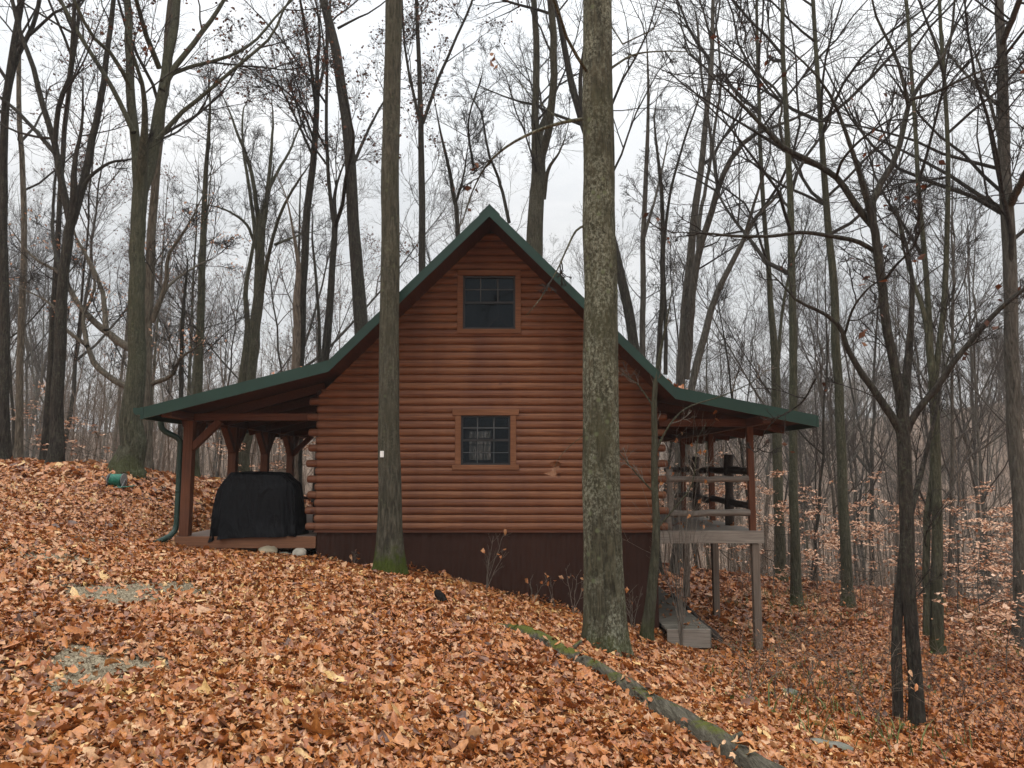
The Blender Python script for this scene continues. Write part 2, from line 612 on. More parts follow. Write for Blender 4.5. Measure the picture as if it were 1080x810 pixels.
def axis(lo, hi, step, far_lo, far_hi, g=1.13):
    mid = list(np.arange(lo, hi + 1e-6, step))
    a, s = lo, step
    left = []
    while a > far_lo:
        s *= g
        a -= s
        left.append(a)
    b, s = hi, step
    right = []
    while b < far_hi:
        s *= g
        b += s
        right.append(b)
    return np.array(left[::-1] + mid + right)


gx, gy = axis(-14, 14, .28, -420, 420), axis(-2, 32, .28, -120, 520)
GX, GY = np.meshgrid(gx, gy)
GZ = H(GX, GY)
nx, ny = len(gx), len(gy)
ii = np.arange((ny - 1) * (nx - 1))
r_, c_ = ii // (nx - 1), ii % (nx - 1)
F = np.stack([r_ * nx + c_, r_ * nx + c_ + 1, (r_ + 1) * nx + c_ + 1, (r_ + 1) * nx + c_], 1)
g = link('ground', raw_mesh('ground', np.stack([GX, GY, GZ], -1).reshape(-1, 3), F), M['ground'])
tag(g, 'sloping woodland ground strewn with brown leaves', 'ground', kind='structure')

# ------------------------------------------------------------------ leaves


def outline(kind, n):
    th = np.linspace(0, 2 * np.pi, n, endpoint=False)
    if kind == 0:    # lobed oak
        r = 1 + .22 * np.cos(5 * th) + .15 * np.cos(9 * th + .5)
        return np.stack([.62 * r * np.cos(th), .36 * r * np.sin(th)], 1)
    if kind == 1:    # maple / tulip tree
        r = .42 * (1 + .38 * np.cos(5 * th))
        return np.stack([r * np.cos(th) * 1.15, r * np.sin(th) * 1.1], 1)
    if kind == 2:    # pointed oval
        return np.stack([.55 * np.cos(th), .27 * np.sin(th) * (1 - .35 * np.cos(th))], 1)
    r = .42 * (1 + .25 * np.cos(4 * th) + .12 * np.cos(7 * th))
    return np.stack([r * np.cos(th) * 1.2, r * np.sin(th)], 1)


def leaf_mesh_arrays(P, size, tilt, curl, n, gradx=None, grady=None, kinds=(0, 1, 2, 3), rings=1):
    """P (L,3) centres -> triangle fans of curled lobed leaves"""
    L = len(P)
    k = rng.integers(0, len(kinds), L)
    outs = np.stack([outline(q, n) for q in kinds])[k]             # L,n,2
    outs = outs * (1 + rng.normal(0, .09, (L, n, 1)))
    if rings == 2:
        xy = np.concatenate([np.zeros((L, 1, 2)), outs * .55, outs], 1)
    else:
        xy = np.concatenate([np.zeros((L, 1, 2)), outs], 1)
    x, y = xy[..., 0], xy[..., 1]
    a, b, c, f = (rng.normal(0, s, (L, 1)) * curl for s in (.9, 1.5, .6, .5))
    ph = rng.uniform(0, 6.28, (L, 1))
    z = a * x * x + b * y * y + c * x * y + f * np.abs(y) + curl * .10 * np.sin(9 * x + 5 * y + ph) * (np.abs(x) + np.abs(y))
    z = np.clip(z, -.28, .28)
    V = np.stack([x, y, z], -1) * size[:, None, None]
    yaw = rng.uniform(0, 2 * np.pi, L)
    t1 = rng.normal(0, tilt, L)
    t2 = rng.normal(0, tilt, L)

    def rot(V, i, j, an):
        c, s = np.cos(an)[:, None], np.sin(an)[:, None]
        o = V.copy()
        o[..., i] = c * V[..., i] - s * V[..., j]
        o[..., j] = s * V[..., i] + c * V[..., j]
        return o
    V = rot(V, 1, 2, t1)
    V = rot(V, 0, 2, t2)
    V = rot(V, 0, 1, yaw)
    if gradx is not None:
        V[..., 2] += gradx[:, None] * V[..., 0] + grady[:, None] * V[..., 1]
    V += P[:, None]
    base = (np.arange(L) * (rings * n + 1))[:, None]
    i = np.arange(n)[None]
    j = (i + 1) % n
    F = [np.stack([np.broadcast_to(base, (L, n)), base + 1 + i, base + 1 + j], -1)]
    if rings == 2:
        F += [np.stack([base + 1 + i, base + 1 + n + i, base + 1 + n + j], -1), np.stack([base + 1 + i, base + 1 + n + j, base + 1 + j], -1)]
    F = np.concatenate(F, 1)
    return V.reshape(-1, 3), F.reshape(-1, 3), F.shape[1]


def join_tri(parts):
    V, F, T, o = [], [], [], 0
    for v, f, t in parts:
        V.append(v); F.append(f + o); T.append(t)
        o += len(v)
    return np.concatenate(V), np.concatenate(F), np.concatenate(T)


# thin spots where the gravel shows
GRAVEL = []
for px, py, rx, ry in ((62, 592, .75, .55), (112, 628, .9, .55), (172, 622, .75, .42), (108, 706, .75, .55), (85, 722, .35, .25), (60, 735, .28, .2), (150, 640, .6, .3), (95, 690, .35, .3), (95, 573, .5, .5)):
    c = hit(px, py)
    GRAVEL.append((c[0], c[1], rx * 1.12, ry * 1.12))


def gravel_w(x, y):
    w = np.zeros_like(x)
    for a, b, rx, ry in GRAVEL:
        wob = 1 + .3 * np.sin(7 * x + a) * np.sin(9 * y)
        w = np.maximum(w, np.clip(1.35 - wob * np.sqrt(((x - a) / rx) ** 2 + ((y - b) / ry) ** 2), 0, 1))
    return w


def litter(y0, y1, dens, size, n, tilt, lift, side=2.0, rings=1):
    area_n = int(dens * .72 * (y1 ** 2 - y0 ** 2) + dens * 2 * side * (y1 - y0))
    Y = np.sqrt(rng.uniform(y0 ** 2, y1 ** 2, area_n))
    X = rng.uniform(-1, 1, area_n) * (.70 * Y + side)
    k = ~((X > -3.55) & (X < 2.62) & (Y > 13.85) & (Y < 22))
    k &= ~((X > -6.05) & (X < -3.4) & (Y > 13.9) & (Y < 15.0))
    k &= ~((X > 2.6) & (X < 3.5) & (Y > 13.4) & (Y < 18.2) & (rng.random(area_n) < .74))
    k &= rng.random(area_n) > gravel_w(X, Y) * .952
    patch = np.sin(.9 * X + 1.7 * np.sin(.6 * Y)) * np.sin(1.1 * Y + .5 * X)
    k &= rng.random(area_n) > np.clip((X - 3.0) / 6, 0, .35)         # thinner among the undergrowth on the right
    X, Y, patch = X[k], Y[k], patch[k]
    L = len(X)
    e = .15
    z = H(X, Y)
    gxr, gyr = (H(X + e, Y) - z) / e, (H(X, Y + e) - z) / e
    P = np.stack([X, Y, z + lift * rng.random(L) + .012], 1)
    s = size * np.exp(rng.normal(0, .33, L))
    v, f, n = leaf_mesh_arrays(P, s, tilt, 1.0, n, gxr, gyr, rings=rings)
    t = np.clip(rng.beta(1.35, 1.15, L) + .07 * patch, 0, 1)
    t = np.where(X > 3.5, t * .86, t)
    return v, f, np.repeat(t, n)


parts = [litter(2.5, 6.5, 2900, .049, 11, .50, .05, 1.0, 2), litter(6.5, 10.5, 2200, .052, 8, .50, .05, 1.5), litter(10.5, 16, 1350, .058, 6, .48, .045),
         litter(16, 24, 430, .085, 5, .45, .05), litter(24, 40, 90, .13, 5, .45, .05)]
# a few leaves caught on the porch roof, deck and walkway
V, Fq, T = join_tri(parts)
o = link('leaf_litter', raw_mesh('leaf_litter', V, None, Fq, True, T), M['leaf'])
tag(o, 'thick carpet of curled brown and orange fallen leaves', 'leaves', kind='stuff')

# gravel stones in the thin spots
GP = []
for a, b, rx, ry in GRAVEL:
    n = int(2600 * rx * ry * 4.5)
    x = a + rng.normal(0, .55, n) * rx
    y = b + rng.normal(0, .55, n) * ry
    GP.append(np.stack([x, y, H(x, y) + .008], 1))
GP = np.concatenate(GP)
octv = np.array([(1, 0, 0), (-1, 0, 0), (0, 1, 0), (0, -1, 0), (0, 0, .7), (0, 0, -.7)], float)
octf = np.array([(0, 2, 4), (2, 1, 4), (1, 3, 4), (3, 0, 4), (2, 0, 5), (1, 2, 5), (3, 1, 5), (0, 3, 5)])
s = rng.uniform(.007, .019, (len(GP), 1, 1))
V = octv[None] * s * (1 + rng.normal(0, .25, (len(GP), 6, 3)))
an = rng.uniform(0, 6.28, len(GP))
V = np.stack([V[..., 0] * np.cos(an)[:, None] - V[..., 1] * np.sin(an)[:, None], V[..., 0] * np.sin(an)[:, None] + V[..., 1] * np.cos(an)[:, None], V[..., 2]], -1) + GP[:, None]
Fq = (octf[None] + (np.arange(len(GP)) * 6)[:, None, None]).reshape(-1, 3)
o = link('gravel', raw_mesh('gravel', V.reshape(-1, 3), None, Fq, False, np.repeat(rng.random(len(GP)), 8)), M['gravel'])
tag(o, 'pale gravel showing through thin spots in the leaves', 'gravel', kind='stuff')

# ------------------------------------------------------------------ cabin
YF, YB = 13.9, 21.8
XL, XR = -3.5, 2.6
FZ = .51
RX, RZ = -.39, 6.12
cabin = empty('log_cabin', (-.45, 17.8, 0), 'brown log cabin with steep green metal roof, side porches and dark skirting', 'cabin')
TOPL = [(-6.18, 2.626), (-3.10, 3.42), (RX, RZ), (2.75, 2.96), (5.10, 2.49)]


def roof_z(x):
    return float(np.interp(x, [p[0] for p in TOPL], [p[1] for p in TOPL]))


def xlim(z, drop):
    """half profile limits of the gable wall at height z, `drop` under the roof line"""
    d = max(RZ - drop - z, .0)
    return max(XL, RX - d * 1.005), min(XR, RX + d)


UP_W = (-.90, .06, 4.14, 5.14)    # glass openings x0,x1,z0,z1
LO_W = (-.92, -.03, 1.67, 2.56)
BK_W = (-1.2, -.6, 1.85, 2.65)
CH = .1395
NP = 10


def course_strip(mb, x0a, x1a, z0, yw, sgn=-1, xlimf=None):
    vs = []
    for k in range(NP + 1):
        s = k / NP
        z = z0 + CH * s
        y = yw + sgn * (.002 + .044 * max(math.sin(math.pi * s), 0) ** .45)
        if xlimf:
            l, r = xlimf(z)
            a, b = max(x0a, l), min(x1a, r)
            if b < a: a = b = (l + r) / 2
        else:
            a, b = x0a, x1a
        vs += [(a, y, z), (b, y, z)]
    fs = [(2 * k, 2 * k + 1, 2 * k + 3, 2 * k + 2) for k in range(NP)]
    mb.add(vs, fs, True)


front = MB()
ncourse = int((RZ - .2 - FZ) / CH)
for i in range(ncourse + 1):
    z0 = FZ + i * CH
    zc = z0 + CH / 2
    f = lambda z: xlim(z, .11)
    for w in (UP_W, LO_W):
        if z0 + CH > w[2] - .04 and z0 < w[3] + .04:
            break
    else:
        w = None
    if w is None:
        course_strip(front, XL, XR, z0, YF, -1, f)
        continue
    for k in range(NP):
        za, zb = z0 + CH * k / NP, z0 + CH * (k + 1) / NP
        ya, yb = (YF - (.002 + .044 * max(math.sin(math.pi * q / NP), 0) ** .45) for q in (k, k + 1))
        (la, ra), (lb, rb_) = f(za), f(zb)
        spans = [(la, lb, ra, rb_)]
        if za > w[2] - .04 and zb < w[3] + .04:
            spans = [(la, lb, w[0] - .04, w[0] - .04), (w[1] + .04, w[1] + .04, ra, rb_)]
        for p0, p1, q0, q1 in spans:
            front.add([(p0, ya, za), (q0, ya, za), (q1, yb, zb), (p1, yb, zb)], [(0, 1, 2, 3)], True)
front.build('log_wall', M['siding'], cabin)

# inner shell so the walls have thickness and the rooms are dark
sh = MB()


def shell_wall(mb, y0, y1, holes):
    """gable wall slab cut by rectangular holes"""
    zs = sorted({FZ, 2.95} | {z for h in holes for z in (h[2], h[3])})
    zs = [z for z in zs if z <= 5.4] + [5.4]
    for a, b in zip(zs[:-1], zs[1:]):
        hs = [h for h in holes if h[2] < (a + b) / 2 < h[3]]
        la, ra = xlim(a, .22)
        lb, rb = xlim(b, .22)
        if hs:
            h = hs[0]
            mb.prism_y([(la, a), (h[0], a), (h[0], b), (lb, b)], y0, y1)
            mb.prism_y([(h[1], a), (ra, a), (rb, b), (h[1], b)], y0, y1)
        else:
            mb.prism_y([(la, a), (ra, a), (rb, b), (lb, b)], y0, y1)
    l, r = xlim(5.4, .22)
    mb.prism_y([(l, 5.4), (r, 5.4), (RX, RZ - .22)], y0, y1)


shell_wall(sh, YF + .006, YF + .14, [UP_W, LO_W])
sh.build('inner_wall', M['dark_in'], cabin)
bk = MB()
shell_wall(bk, YB - .14, YB, [BK_W])
bk.build('back_wall', M['siding'], cabin)
for name, x, sg in (('side_wall', XL, -1), ('side_wall', XR, 1)):
    mb = MB()
    for i in range(int((3.0 - FZ) / CH) + 1):
        z0 = FZ + i * CH
        vs = []
        for k in range(NP + 1):
            s = k / NP
            xx = x + sg * (.004 + .042 * max(math.sin(math.pi * s), 0) ** .45)
            vs += [(xx, YF + .02, z0 + CH * s), (xx, YB, z0 + CH * s)]
        mb.add(vs, [(2 * k, 2 * k + 1, 2 * k + 3, 2 * k + 2) for k in range(NP)], True)
    mb.box(min(x, x - sg * .14), max(x, x - sg * .14), YF + .15, YB - .15, FZ, 3.05)
    mb.build(name, M['siding'], cabin)
MB().box(XL + .15, XR - .15, YF + .15, YB - .15, FZ - .1, FZ + .02).build('inner_floor', M['dark_in'], cabin)
MB().box(XL + .15, XR - .15, YF + .15, YB - .15, 3.02, 3.12).build('loft_floor', M['dark_in'], cabin)

# interlocked log ends at the corners
for x, sg in ((XL, -1), (XR, 1)):
    ztop = 2.95 if sg < 0 else 2.75
    i = 0
    while FZ + (i + .5) * CH < ztop:
        zc = FZ + (i + .5) * CH
        jl = .02 * math.sin(i * 7.3)
        mb = MB()
        if i % 2 == 0:
            xs = [x - sg * .05, x + sg * (.15 + jl), x + sg * (.175 + jl), x + sg * (.185 + jl)]
            mb.tube([(q, YF + .028, zc) for q in xs], [.066, .066, .058, .035], 12)
        else:
            xs = [x - sg * .05, x + sg * .02, x + sg * .035, x + sg * .04]
            mb.tube([(q, YF + .03, zc) for q in xs], [.064, .064, .055, .03], 12)
        mb.build('corner_log', M['siding'], cabin)
        i += 1

# skirting: ribbed metal down to the slope
sk = MB()


def skirt_run(p, q, nseg, outward):
    p, q = np.array(p), np.array(q)
    vs, fs = [], []
    n = nseg * 4
    for i in range(n + 1):
        t = i / n
        off = (0, 0, .016, .016)[i % 4]
        xy = p + (q - p) * t + np.array(outward) * off
        zb = h1(xy[0], xy[1]) - .25
        vs += [(xy[0], xy[1], zb), (xy[0], xy[1], FZ - .012)]
    fs = [(2 * i, 2 * i + 2, 2 * i + 3, 2 * i + 1) for i in range(n)]
    sk.add(vs, fs)


skirt_run((XL + .02, YF + .02), (XR - .01, YF + .02), 34, (0, -1))
skirt_run((XR - .01, YF + .02), (XR - .01, YB), 40, (1, 0))
skirt_run((XL + .02, YB), (XL + .02, YF + .02), 40, (-1, 0))
sk.build('foundation_skirt', M['skirt'], cabin)
MB().box(XL - .02, XR + .02, YF - .03, YF + .01, FZ - .035, FZ + .002).build('sill_board', M['beam'], cabin)

# windows
for w, hd in ((UP_W, .10), (LO_W, .11)):
    x0, x1, z0, z1 = w
    yf = YF - .062
    win = MB()
    tw = .105
    win.box(x0 - tw, x0, yf, YF + .02, z0, z1)
    win.box(x1, x1 + tw, yf, YF + .02, z0, z1)
    low = w is LO_W
    ex = .05 if low else 0.0
    win.box(x0 - tw - ex, x1 + tw + ex, yf - .012, YF + .02, z1, z1 + hd)
    win.box(x0 - tw - ex, x1 + tw + ex, yf - .012, YF + .02, z0 - .085, z0)
    wo = win.build('window', M['trim'], cabin, .006)
    sa = MB()
    e = .035
    ys, ye = YF - .02, YF + .05
    zm = (z0 + z1) / 2
    sa.box(x0, x0 + e, ys, ye, z0, z1)
    sa.box(x1 - e, x1, ys, ye, z0, z1)
    sa.box(x0 + e, x1 - e, ys, ye, z1 - e, z1)
    sa.box(x0 + e, x1 - e, ys, ye, z0, z0 + e)
    sa.box(x0 + e, x1 - e, ys + .01, ye - .01, zm - .02, zm + .02)
    sa.build('sash', M['sash'], wo)
    MB().box(x0 + e, x1 - e, YF + .018, YF + .022, z0 + e, zm - .02).box(x0 + e, x1 - e, YF + .030, YF + .034, zm + .02, z1 - e).build('pane', M['glass'], wo)
    mu = MB()
    for k in (1, 2):
        xm = x0 + (x1 - x0) * k / 3
        mu.box(xm - .009, xm + .009, YF + .019, YF + .0285, zm + .02, z1 - e)
        if low: mu.box(xm - .006, xm + .006, YF + .007, YF + .016, z0 + e, zm - .02)
    zz = (zm + z1) / 2
    mu.box(x0 + e, x1 - e, YF + .0195, YF + .028, zz - .009, zz + .009)
    if low: mu.box(x0 + e, x1 - e, YF + .0075, YF + .0155, (z0 + zm) / 2 - .006, (z0 + zm) / 2 + .006)
    mu.build('muntin', M['muntin'], wo)
x0, x1, z0, z1 = BK_W
bw = MB().box(x0 - .09, x1 + .09, YB - .16, YB - .142, z1, z1 + .09).box(x0 - .09, x1 + .09, YB - .16, YB - .142, z0 - .09, z0)
bw.box(x0 - .09, x0, YB - .16, YB - .142, z0, z1).box(x1, x1 + .09, YB - .16, YB - .142, z0, z1)
bwo = bw.build('window', M['trim'], cabin)
mu = MB()
for k in (1, 2):
    mu.box(x0 + .2 * k - .01, x0 + .2 * k + .01, YB - .09, YB - .07, z0, z1)
for zz in (z0 + .2, z0 + .42, z0 + .6):
    mu.box(x0, x1, YB - .092, YB - .068, zz - .012, zz + .012)
mu.build('muntin', M['muntin'], bwo)

# roof: standing-seam sheets, soffit boards, rake fascia
YR0, YR1 = 12.9, 22.3


def offset_line(pts, d):
    """line moved down perpendicular by d"""
    out = []
    for i, (x, z) in enumerate(pts):
        ns = []
        for a, b in ((i - 1, i), (i, i + 1)):
            if a >= 0 and b < len(pts):
                vx, vz = pts[b][0] - pts[a][0], pts[b][1] - pts[a][1]
                l = math.hypot(vx, vz)
                ns.append((vz / l, -vx / l))
        nx_, nz_ = sum(n[0] for n in ns) / len(ns), sum(n[1] for n in ns) / len(ns)
        l2 = nx_ * nx_ + nz_ * nz_
        out.append((x + nx_ / l2 * d, z + nz_ / l2 * d))
    return out


def band(mb, d0, d1, y0, y1):
    for i in range(len(TOPL) - 1):
        (xa, za), (xb, zb) = TOPL[i], TOPL[i + 1]
        mb.prism_y([(xa, za - d1), (xb, zb - d1), (xb, zb - d0), (xa, za - d0)], y0, y1)


rf = MB()
band(rf, 0, .03, YR0 + .001, YR1)
roof = rf.build('roof', M['green'], cabin)
rb = MB()
for i in range(4):
    (xa, za), (xb, zb) = TOPL[i], TOPL[i + 1]
    k = 0
    y = YR0 + .12
    while y < YR1:
        l = math.hypot(xb - xa, zb - za)
        nx_, nz_ = -(zb - za) / l, (xb - xa) / l
        rb.beam((xa + nx_ * .012, y, za + nz_ * .012), (xb + nx_ * .012, y, zb + nz_ * .012), .03, .022, (nx_, 0, nz_))
        y += .305
rb.build('roof_seam', M['green'], roof)
fa = MB()
band(fa, -.008, .19, YR0 - .03, YR0)
fa.build('fascia', M['green'], roof)
fa = MB()
band(fa, -.008, .19, YR1, YR1 + .03)
fa.build('fascia', M['green'], roof)
MB().beam((RX - .085, YR0 - .035, RZ - .062), (RX - .085, YR1, RZ - .062), .26, .012, (-.7, 0, .7)).beam((RX + .085, YR0 - .035, RZ - .062), (RX + .085, YR1, RZ - .062), .26, .012, (.7, 0, .7)).build('ridge_cap', M['green'], roof)
sf = MB()
band(sf, .035, .10, YR0 + .002, YR1)
sf.build('soffit', M['soffit'], roof)
# eave trim and gutters run along the depth
MB().box(-6.235, -6.185, YR0 - .03, YR1, 2.43, 2.63).build('eave_board', M['green'], roof)
MB().box(5.105, 5.14, YR0 - .03, YR1, 2.295, 2.49).build('eave_board', M['green'], roof)
gt = MB()
gt.prism_y([(-6.24, 2.62), (-6.365, 2.62), (-6.355, 2.54), (-6.315, 2.50), (-6.24, 2.50)], YR0 - .02, YR1)
gt.build('gutter', M['green'], roof)
# rafters of both porch roofs
k = 0
y = 14.35
while y < 22:
    MB().beam((-3.5, y, 3.13), (-6.15, y, 2.45), .05, .16).build('rafter', M['beam_y'], roof)
    MB().beam((2.72, y, 2.77), (5.08, y, 2.32), .05, .14).build('rafter', M['beam_y'], roof)
    y += .61 * 2

# left porch
PX = -5.85
py_ = [13.98, 16.2, 18.3, 20.4]
for i, y in enumerate(py_):
    MB().box(PX - .085, PX + .085, y - .085, y + .085, .41, 2.47).build('porch_post', M['post'], cabin, .008)
    for d in (-1, 1):
        if i == 0 and d < 0: continue
        MB().beam((PX, y + d * .06, 1.98), (PX, y + d * .55, 2.47), .13, .13, (1, 0, 0)).build('porch_brace', M['post'], cabin, .006)
MB().box(PX - .09, PX + .09, 13.0, 21.9, 2.472, 2.60).build('porch_header', M['beam_y'], cabin, .006)
for y in (13.98, 20.4):
    MB().box(PX + .092, XL - .05, y - .07, y + .07, 2.475, 2.60).build('porch_beam', M['beam'], cabin, .006)
    MB().beam((PX + .06, y, 1.98), (PX + .55, y, 2.47), .12, .13, (0, 1, 0)).build('porch_brace', M['post'], cabin, .006)
MB().beam((XL - .02, 20.4, 1.98), (XL - .55, 20.4, 2.47), .12, .13, (0, 1, 0)).build('porch_brace', M['post'], cabin, .006)
pf = MB()
y = 13.93
while y < 21.8:
    pf.box(-6.0, XL - .01, y, y + .138, .372, .41)
    y += .143
flo = pf.build('porch_floor', M['deck'], cabin, .004)
MB().box(-6.0, XL + .01, 13.885, 13.925, .20, .406).build('rim_board', M['rim'], flo, .004)
MB().box(-6.0, -5.96, 13.93, 21.8, .20, .37).build('rim_board', M['rim'], flo, .004)

# downspout with its elbows
dsx = PX - .155
ds = MB()
ds.tube([(-6.30, 13.78, 2.53), (-6.30, 13.79, 2.40), (-6.28, 13.8, 2.32), (-6.22, 13.82, 2.26), (dsx - .05, 13.9, 2.17), (dsx, 13.95, 2.10), (dsx, 13.97, 2.0), (dsx, 13.97, 1.2), (dsx, 13.96, .62),
         (dsx - .02, 13.94, .50), (dsx - .07, 13.86, .41), (dsx - .30, 13.62, .27), (dsx - .34, 13.58, .255)], .052, 10)
dso = ds.build('downspout', M['green_dk'], cabin)
for z in (2.06, 1.2, .75):
    MB().tube([(dsx, 13.97, z - .02), (dsx, 13.97, z + .02)], .059, 10).build('strap', M['green_dk'], dso)

# right deck
DX = 4.31
dpy = [13.98, 16.75, 19.5]
DZ = .50
for y in dpy:
    zb = h1(DX, y) - .3
    MB().box(DX - .055, DX + .055, y - .055, y + .055, DZ - .02, 2.36).build('deck_post', M['post'], cabin, .006)
    lo = MB().box(DX - .035, DX + .095, y - .065, y + .065, zb, .275)
    lo.build('support_post', M['grey_z'], cabin, .008)
for y in (16.75, 19.5):
    zb = h1(3.5, y) - .3
MB().box(DX - .07, DX + .07, 13.0, 21.9, 2.362, 2.50).build('deck_header', M['beam_y'], cabin, .006)
MB().box(XR + .06, DX - .075, 13.93, 14.03, 2.365, 2.50).build('deck_beam', M['beam'], cabin, .006)
df = MB()
y = 13.94
while y < 21.8:
    df.box(XR + .06, DX + .1, y, y + .138, DZ - .036, DZ)
    y += .146
dfo = df.build('deck_floor', M['grey_x'], cabin, .004)
MB().box(XR + .0, DX + .17, 13.885, 13.93, .285, .505).build('rim_board', M['grey_x'], dfo, .005)
MB().box(DX + .10, DX + .14, 13.935, 21.8, .285, .46).build('rim_board', M['grey_x'], dfo, .005)
for x in (2.95, 3.4, 3.85):
    MB().box(x - .02, x + .02, 13.94, 21.7, .28, .462).build('joist', M['grey_x'], dfo)


def crooked(p, q, r, n=7, wob=.012, sides=9):
    p, q = np.array(p, float), np.array(q, float)
    t = np.linspace(0, 1, n)[:, None]
    pts = p + (q - p) * t + rng.normal(0, wob, (n, 3)) * np.sin(np.pi * t) ** .5
    return MB().tube(pts, r * (1 + rng.normal(0, .07, n)), sides)


rails = [((XR + .22, 13.96, 1.41), (DX - .05, 13.97, 1.43), .055, 'rail'), ((XR + .22, 13.96, .80), (DX - .05, 13.97, .82), .06, 'rail')]
for a, b in ((13.98, 16.75), (16.75, 19.5), (19.5, 21.7)):
    rails += [((DX, a + .05, 1.56), (DX, b - .05, 1.58), .07, 'dark_log'), ((DX, a + .05, .93), (DX, b - .05, .97), .065, 'dark_log')]
for p, q, r, m in rails:
    crooked(p, q, r).build('log_rail', M[m], cabin)
for y in (15.35, 18.1):
    crooked((DX - .02, y, DZ), (DX + .0, y, 1.88), .09, 7, .02).build('rail_post', M['dark_log'], cabin)
crooked((XR + .22, 13.97, DZ), (XR + .24, 13.97, 1.6), .055, 7, .02).build('rail_post', M['rail'], cabin)

# plank walkway on the slope under the deck
cor = [(2.64, 13.5), (3.36, 13.5), (3.42, 19.0), (2.64, 19.0)]
wk = empty('plank_walkway', (3.0, 15.5, -1.1), 'pale weathered plank walkway on the slope beneath the raised deck', 'walkway')
wm = MB()
nb = 34
for i in range(nb):
    t0, t1 = i / nb + .0025, (i + 1) / nb - .0025
    L0 = np.array(cor[0]) * (1 - t0) + np.array(cor[3]) * t0
    R0 = np.array(cor[1]) * (1 - t0) + np.array(cor[2]) * t0
    L1 = np.array(cor[0]) * (1 - t1) + np.array(cor[3]) * t1
    R1 = np.array(cor[1]) * (1 - t1) + np.array(cor[2]) * t1
    zt = -1.12 - .25 * (t0 + t1) / 2 * 0
    wm.prism_z([tuple(L0), tuple(R0), tuple(R1), tuple(L1)], zt - .04, zt)
wm.build('plank', M['walk'], wk, .003)
MB().box(2.64, 3.37, 13.46, 13.495, -1.42, -1.115).build('front_board', M['grey_x'], wk, .004)
MB().box(3.365, 3.40, 13.50, 19.0, -1.42, -1.125).build('side_board', M['walk'], wk, .004)
crooked((3.50, 13.35, -1.27), (3.56, 17.5, -1.2), .06, 9, .02).build('edge_log', M['dark_log'], wk)

# leaves that have drifted into the bend of the right roof and onto the edges
rl_ = np.random.default_rng(9)
xs_ = np.concatenate([rl_.normal(2.82, .10, 46), rl_.uniform(3.0, 5.0, 30), rl_.normal(-3.15, .12, 30), rl_.uniform(-6, -3.3, 40)])
ys_ = np.concatenate([rl_.exponential(.5, 46) + 12.95, rl_.uniform(12.95, 22, 30), rl_.uniform(12.95, 22, 30), rl_.uniform(12.95, 22, 40)])
P = np.stack([xs_, ys_, np.array([roof_z(x) for x in xs_]) + .03 + rl_.uniform(0, .03, len(xs_))], 1)
v_, f_, n_ = leaf_mesh_arrays(P, .09 * np.exp(rl_.normal(0, .25, len(P))), .4, 1.0, 10)
o = link('roof_leaves', raw_mesh('roof_leaves', v_, None, f_, True, np.repeat(rl_.uniform(.25, .7, len(P)), n_)), M['leaf'])
tag(o, 'few rusty fallen leaves lying on the green porch roofs', 'leaves', kind='stuff')

# ------------------------------------------------------------------ covered grill on the porch
gc = np.array([-4.60, 14.20])
rings = [  # z, half width, half depth, fold amount, corner exponent
    (-.07, .80, .375, .05), (.02, .795, .37, .048), (.15, .785, .35, .042), (.32, .775, .34, .034), (.50, .765, .33, .026), (.68, .755, .32, .018), (.80, .74, .315, .012), (.86, .715, .31, .008),
    (.89, .70, .30, .004), (.95, .63, .29, .006), (1.02, .56, .28, .006), (1.075, .515, .27, .003), (1.10, .49, .25, .002), (1.112, .42, .20, .002), (1.115, .2, .1, .0)]
gm = MB()
S = 96
for z, hw, hd, fo in rings:
    for k in range(S):
        a = 2 * math.pi * k / S
        c, s_ = math.cos(a), math.sin(a)
        e = .22
        x = math.copysign(abs(c) ** e, c) * hw * .96
        y = math.copysign(abs(s_) ** e, s_) * hd
        f = fo * (math.sin(7 * a + 1.1) + .7 * math.sin(13 * a + .4 + 2 * z) + .5 * math.sin(23 * a + z * 4))
        dz = .012 * math.sin(5 * a) + ((-.10 * max(0, -c) ** .6 + .05) * (1 if z < .1 else 0))
        if z >= .9: dz = .008 * math.sin(9 * x + 2)
        gm.v.append((gc[0] + x + f * c * .8, gc[1] + y + f * s_, .425 + z + dz if z > .1 or s_ < -.2 else .425 + max(z, 0.0) + .0))
n_r = len(rings)
for i in range(n_r - 1):
    for k in range(S):
        gm.f.append((i * S + k, i * S + (k + 1) % S, (i + 1) * S + (k + 1) % S, (i + 1) * S + k))
        gm.sm.append(True)
gm.f.append(tuple((n_r - 1) * S + k for k in range(S)))
gm.sm.append(True)
# the hem hangs a touch over the porch edge, so keep it outside the rim
go = empty('covered_grill', (gc[0], gc[1], .41), 'barbecue grill under a black fabric cover on the porch', 'grill')
co = gm.build('cover', M['cloth'], go)
tx = bpy.data.textures.new('folds', 'CLOUDS')
tx.noise_scale = .3
md = co.modifiers.new('folds', 'DISPLACE')
md.texture = tx
md.strength = .09
md.texture_coords = 'LOCAL'
for sx_ in (-.43, .36):
    seam = MB().tube([(gc[0] + sx_ * 1.02, gc[1] - .33, .55), (gc[0] + sx_, gc[1] - .325, 1.0), (gc[0] + sx_, gc[1] - .30, 1.33)], .008, 6)
    seam.build('seam', M['cloth'], go)

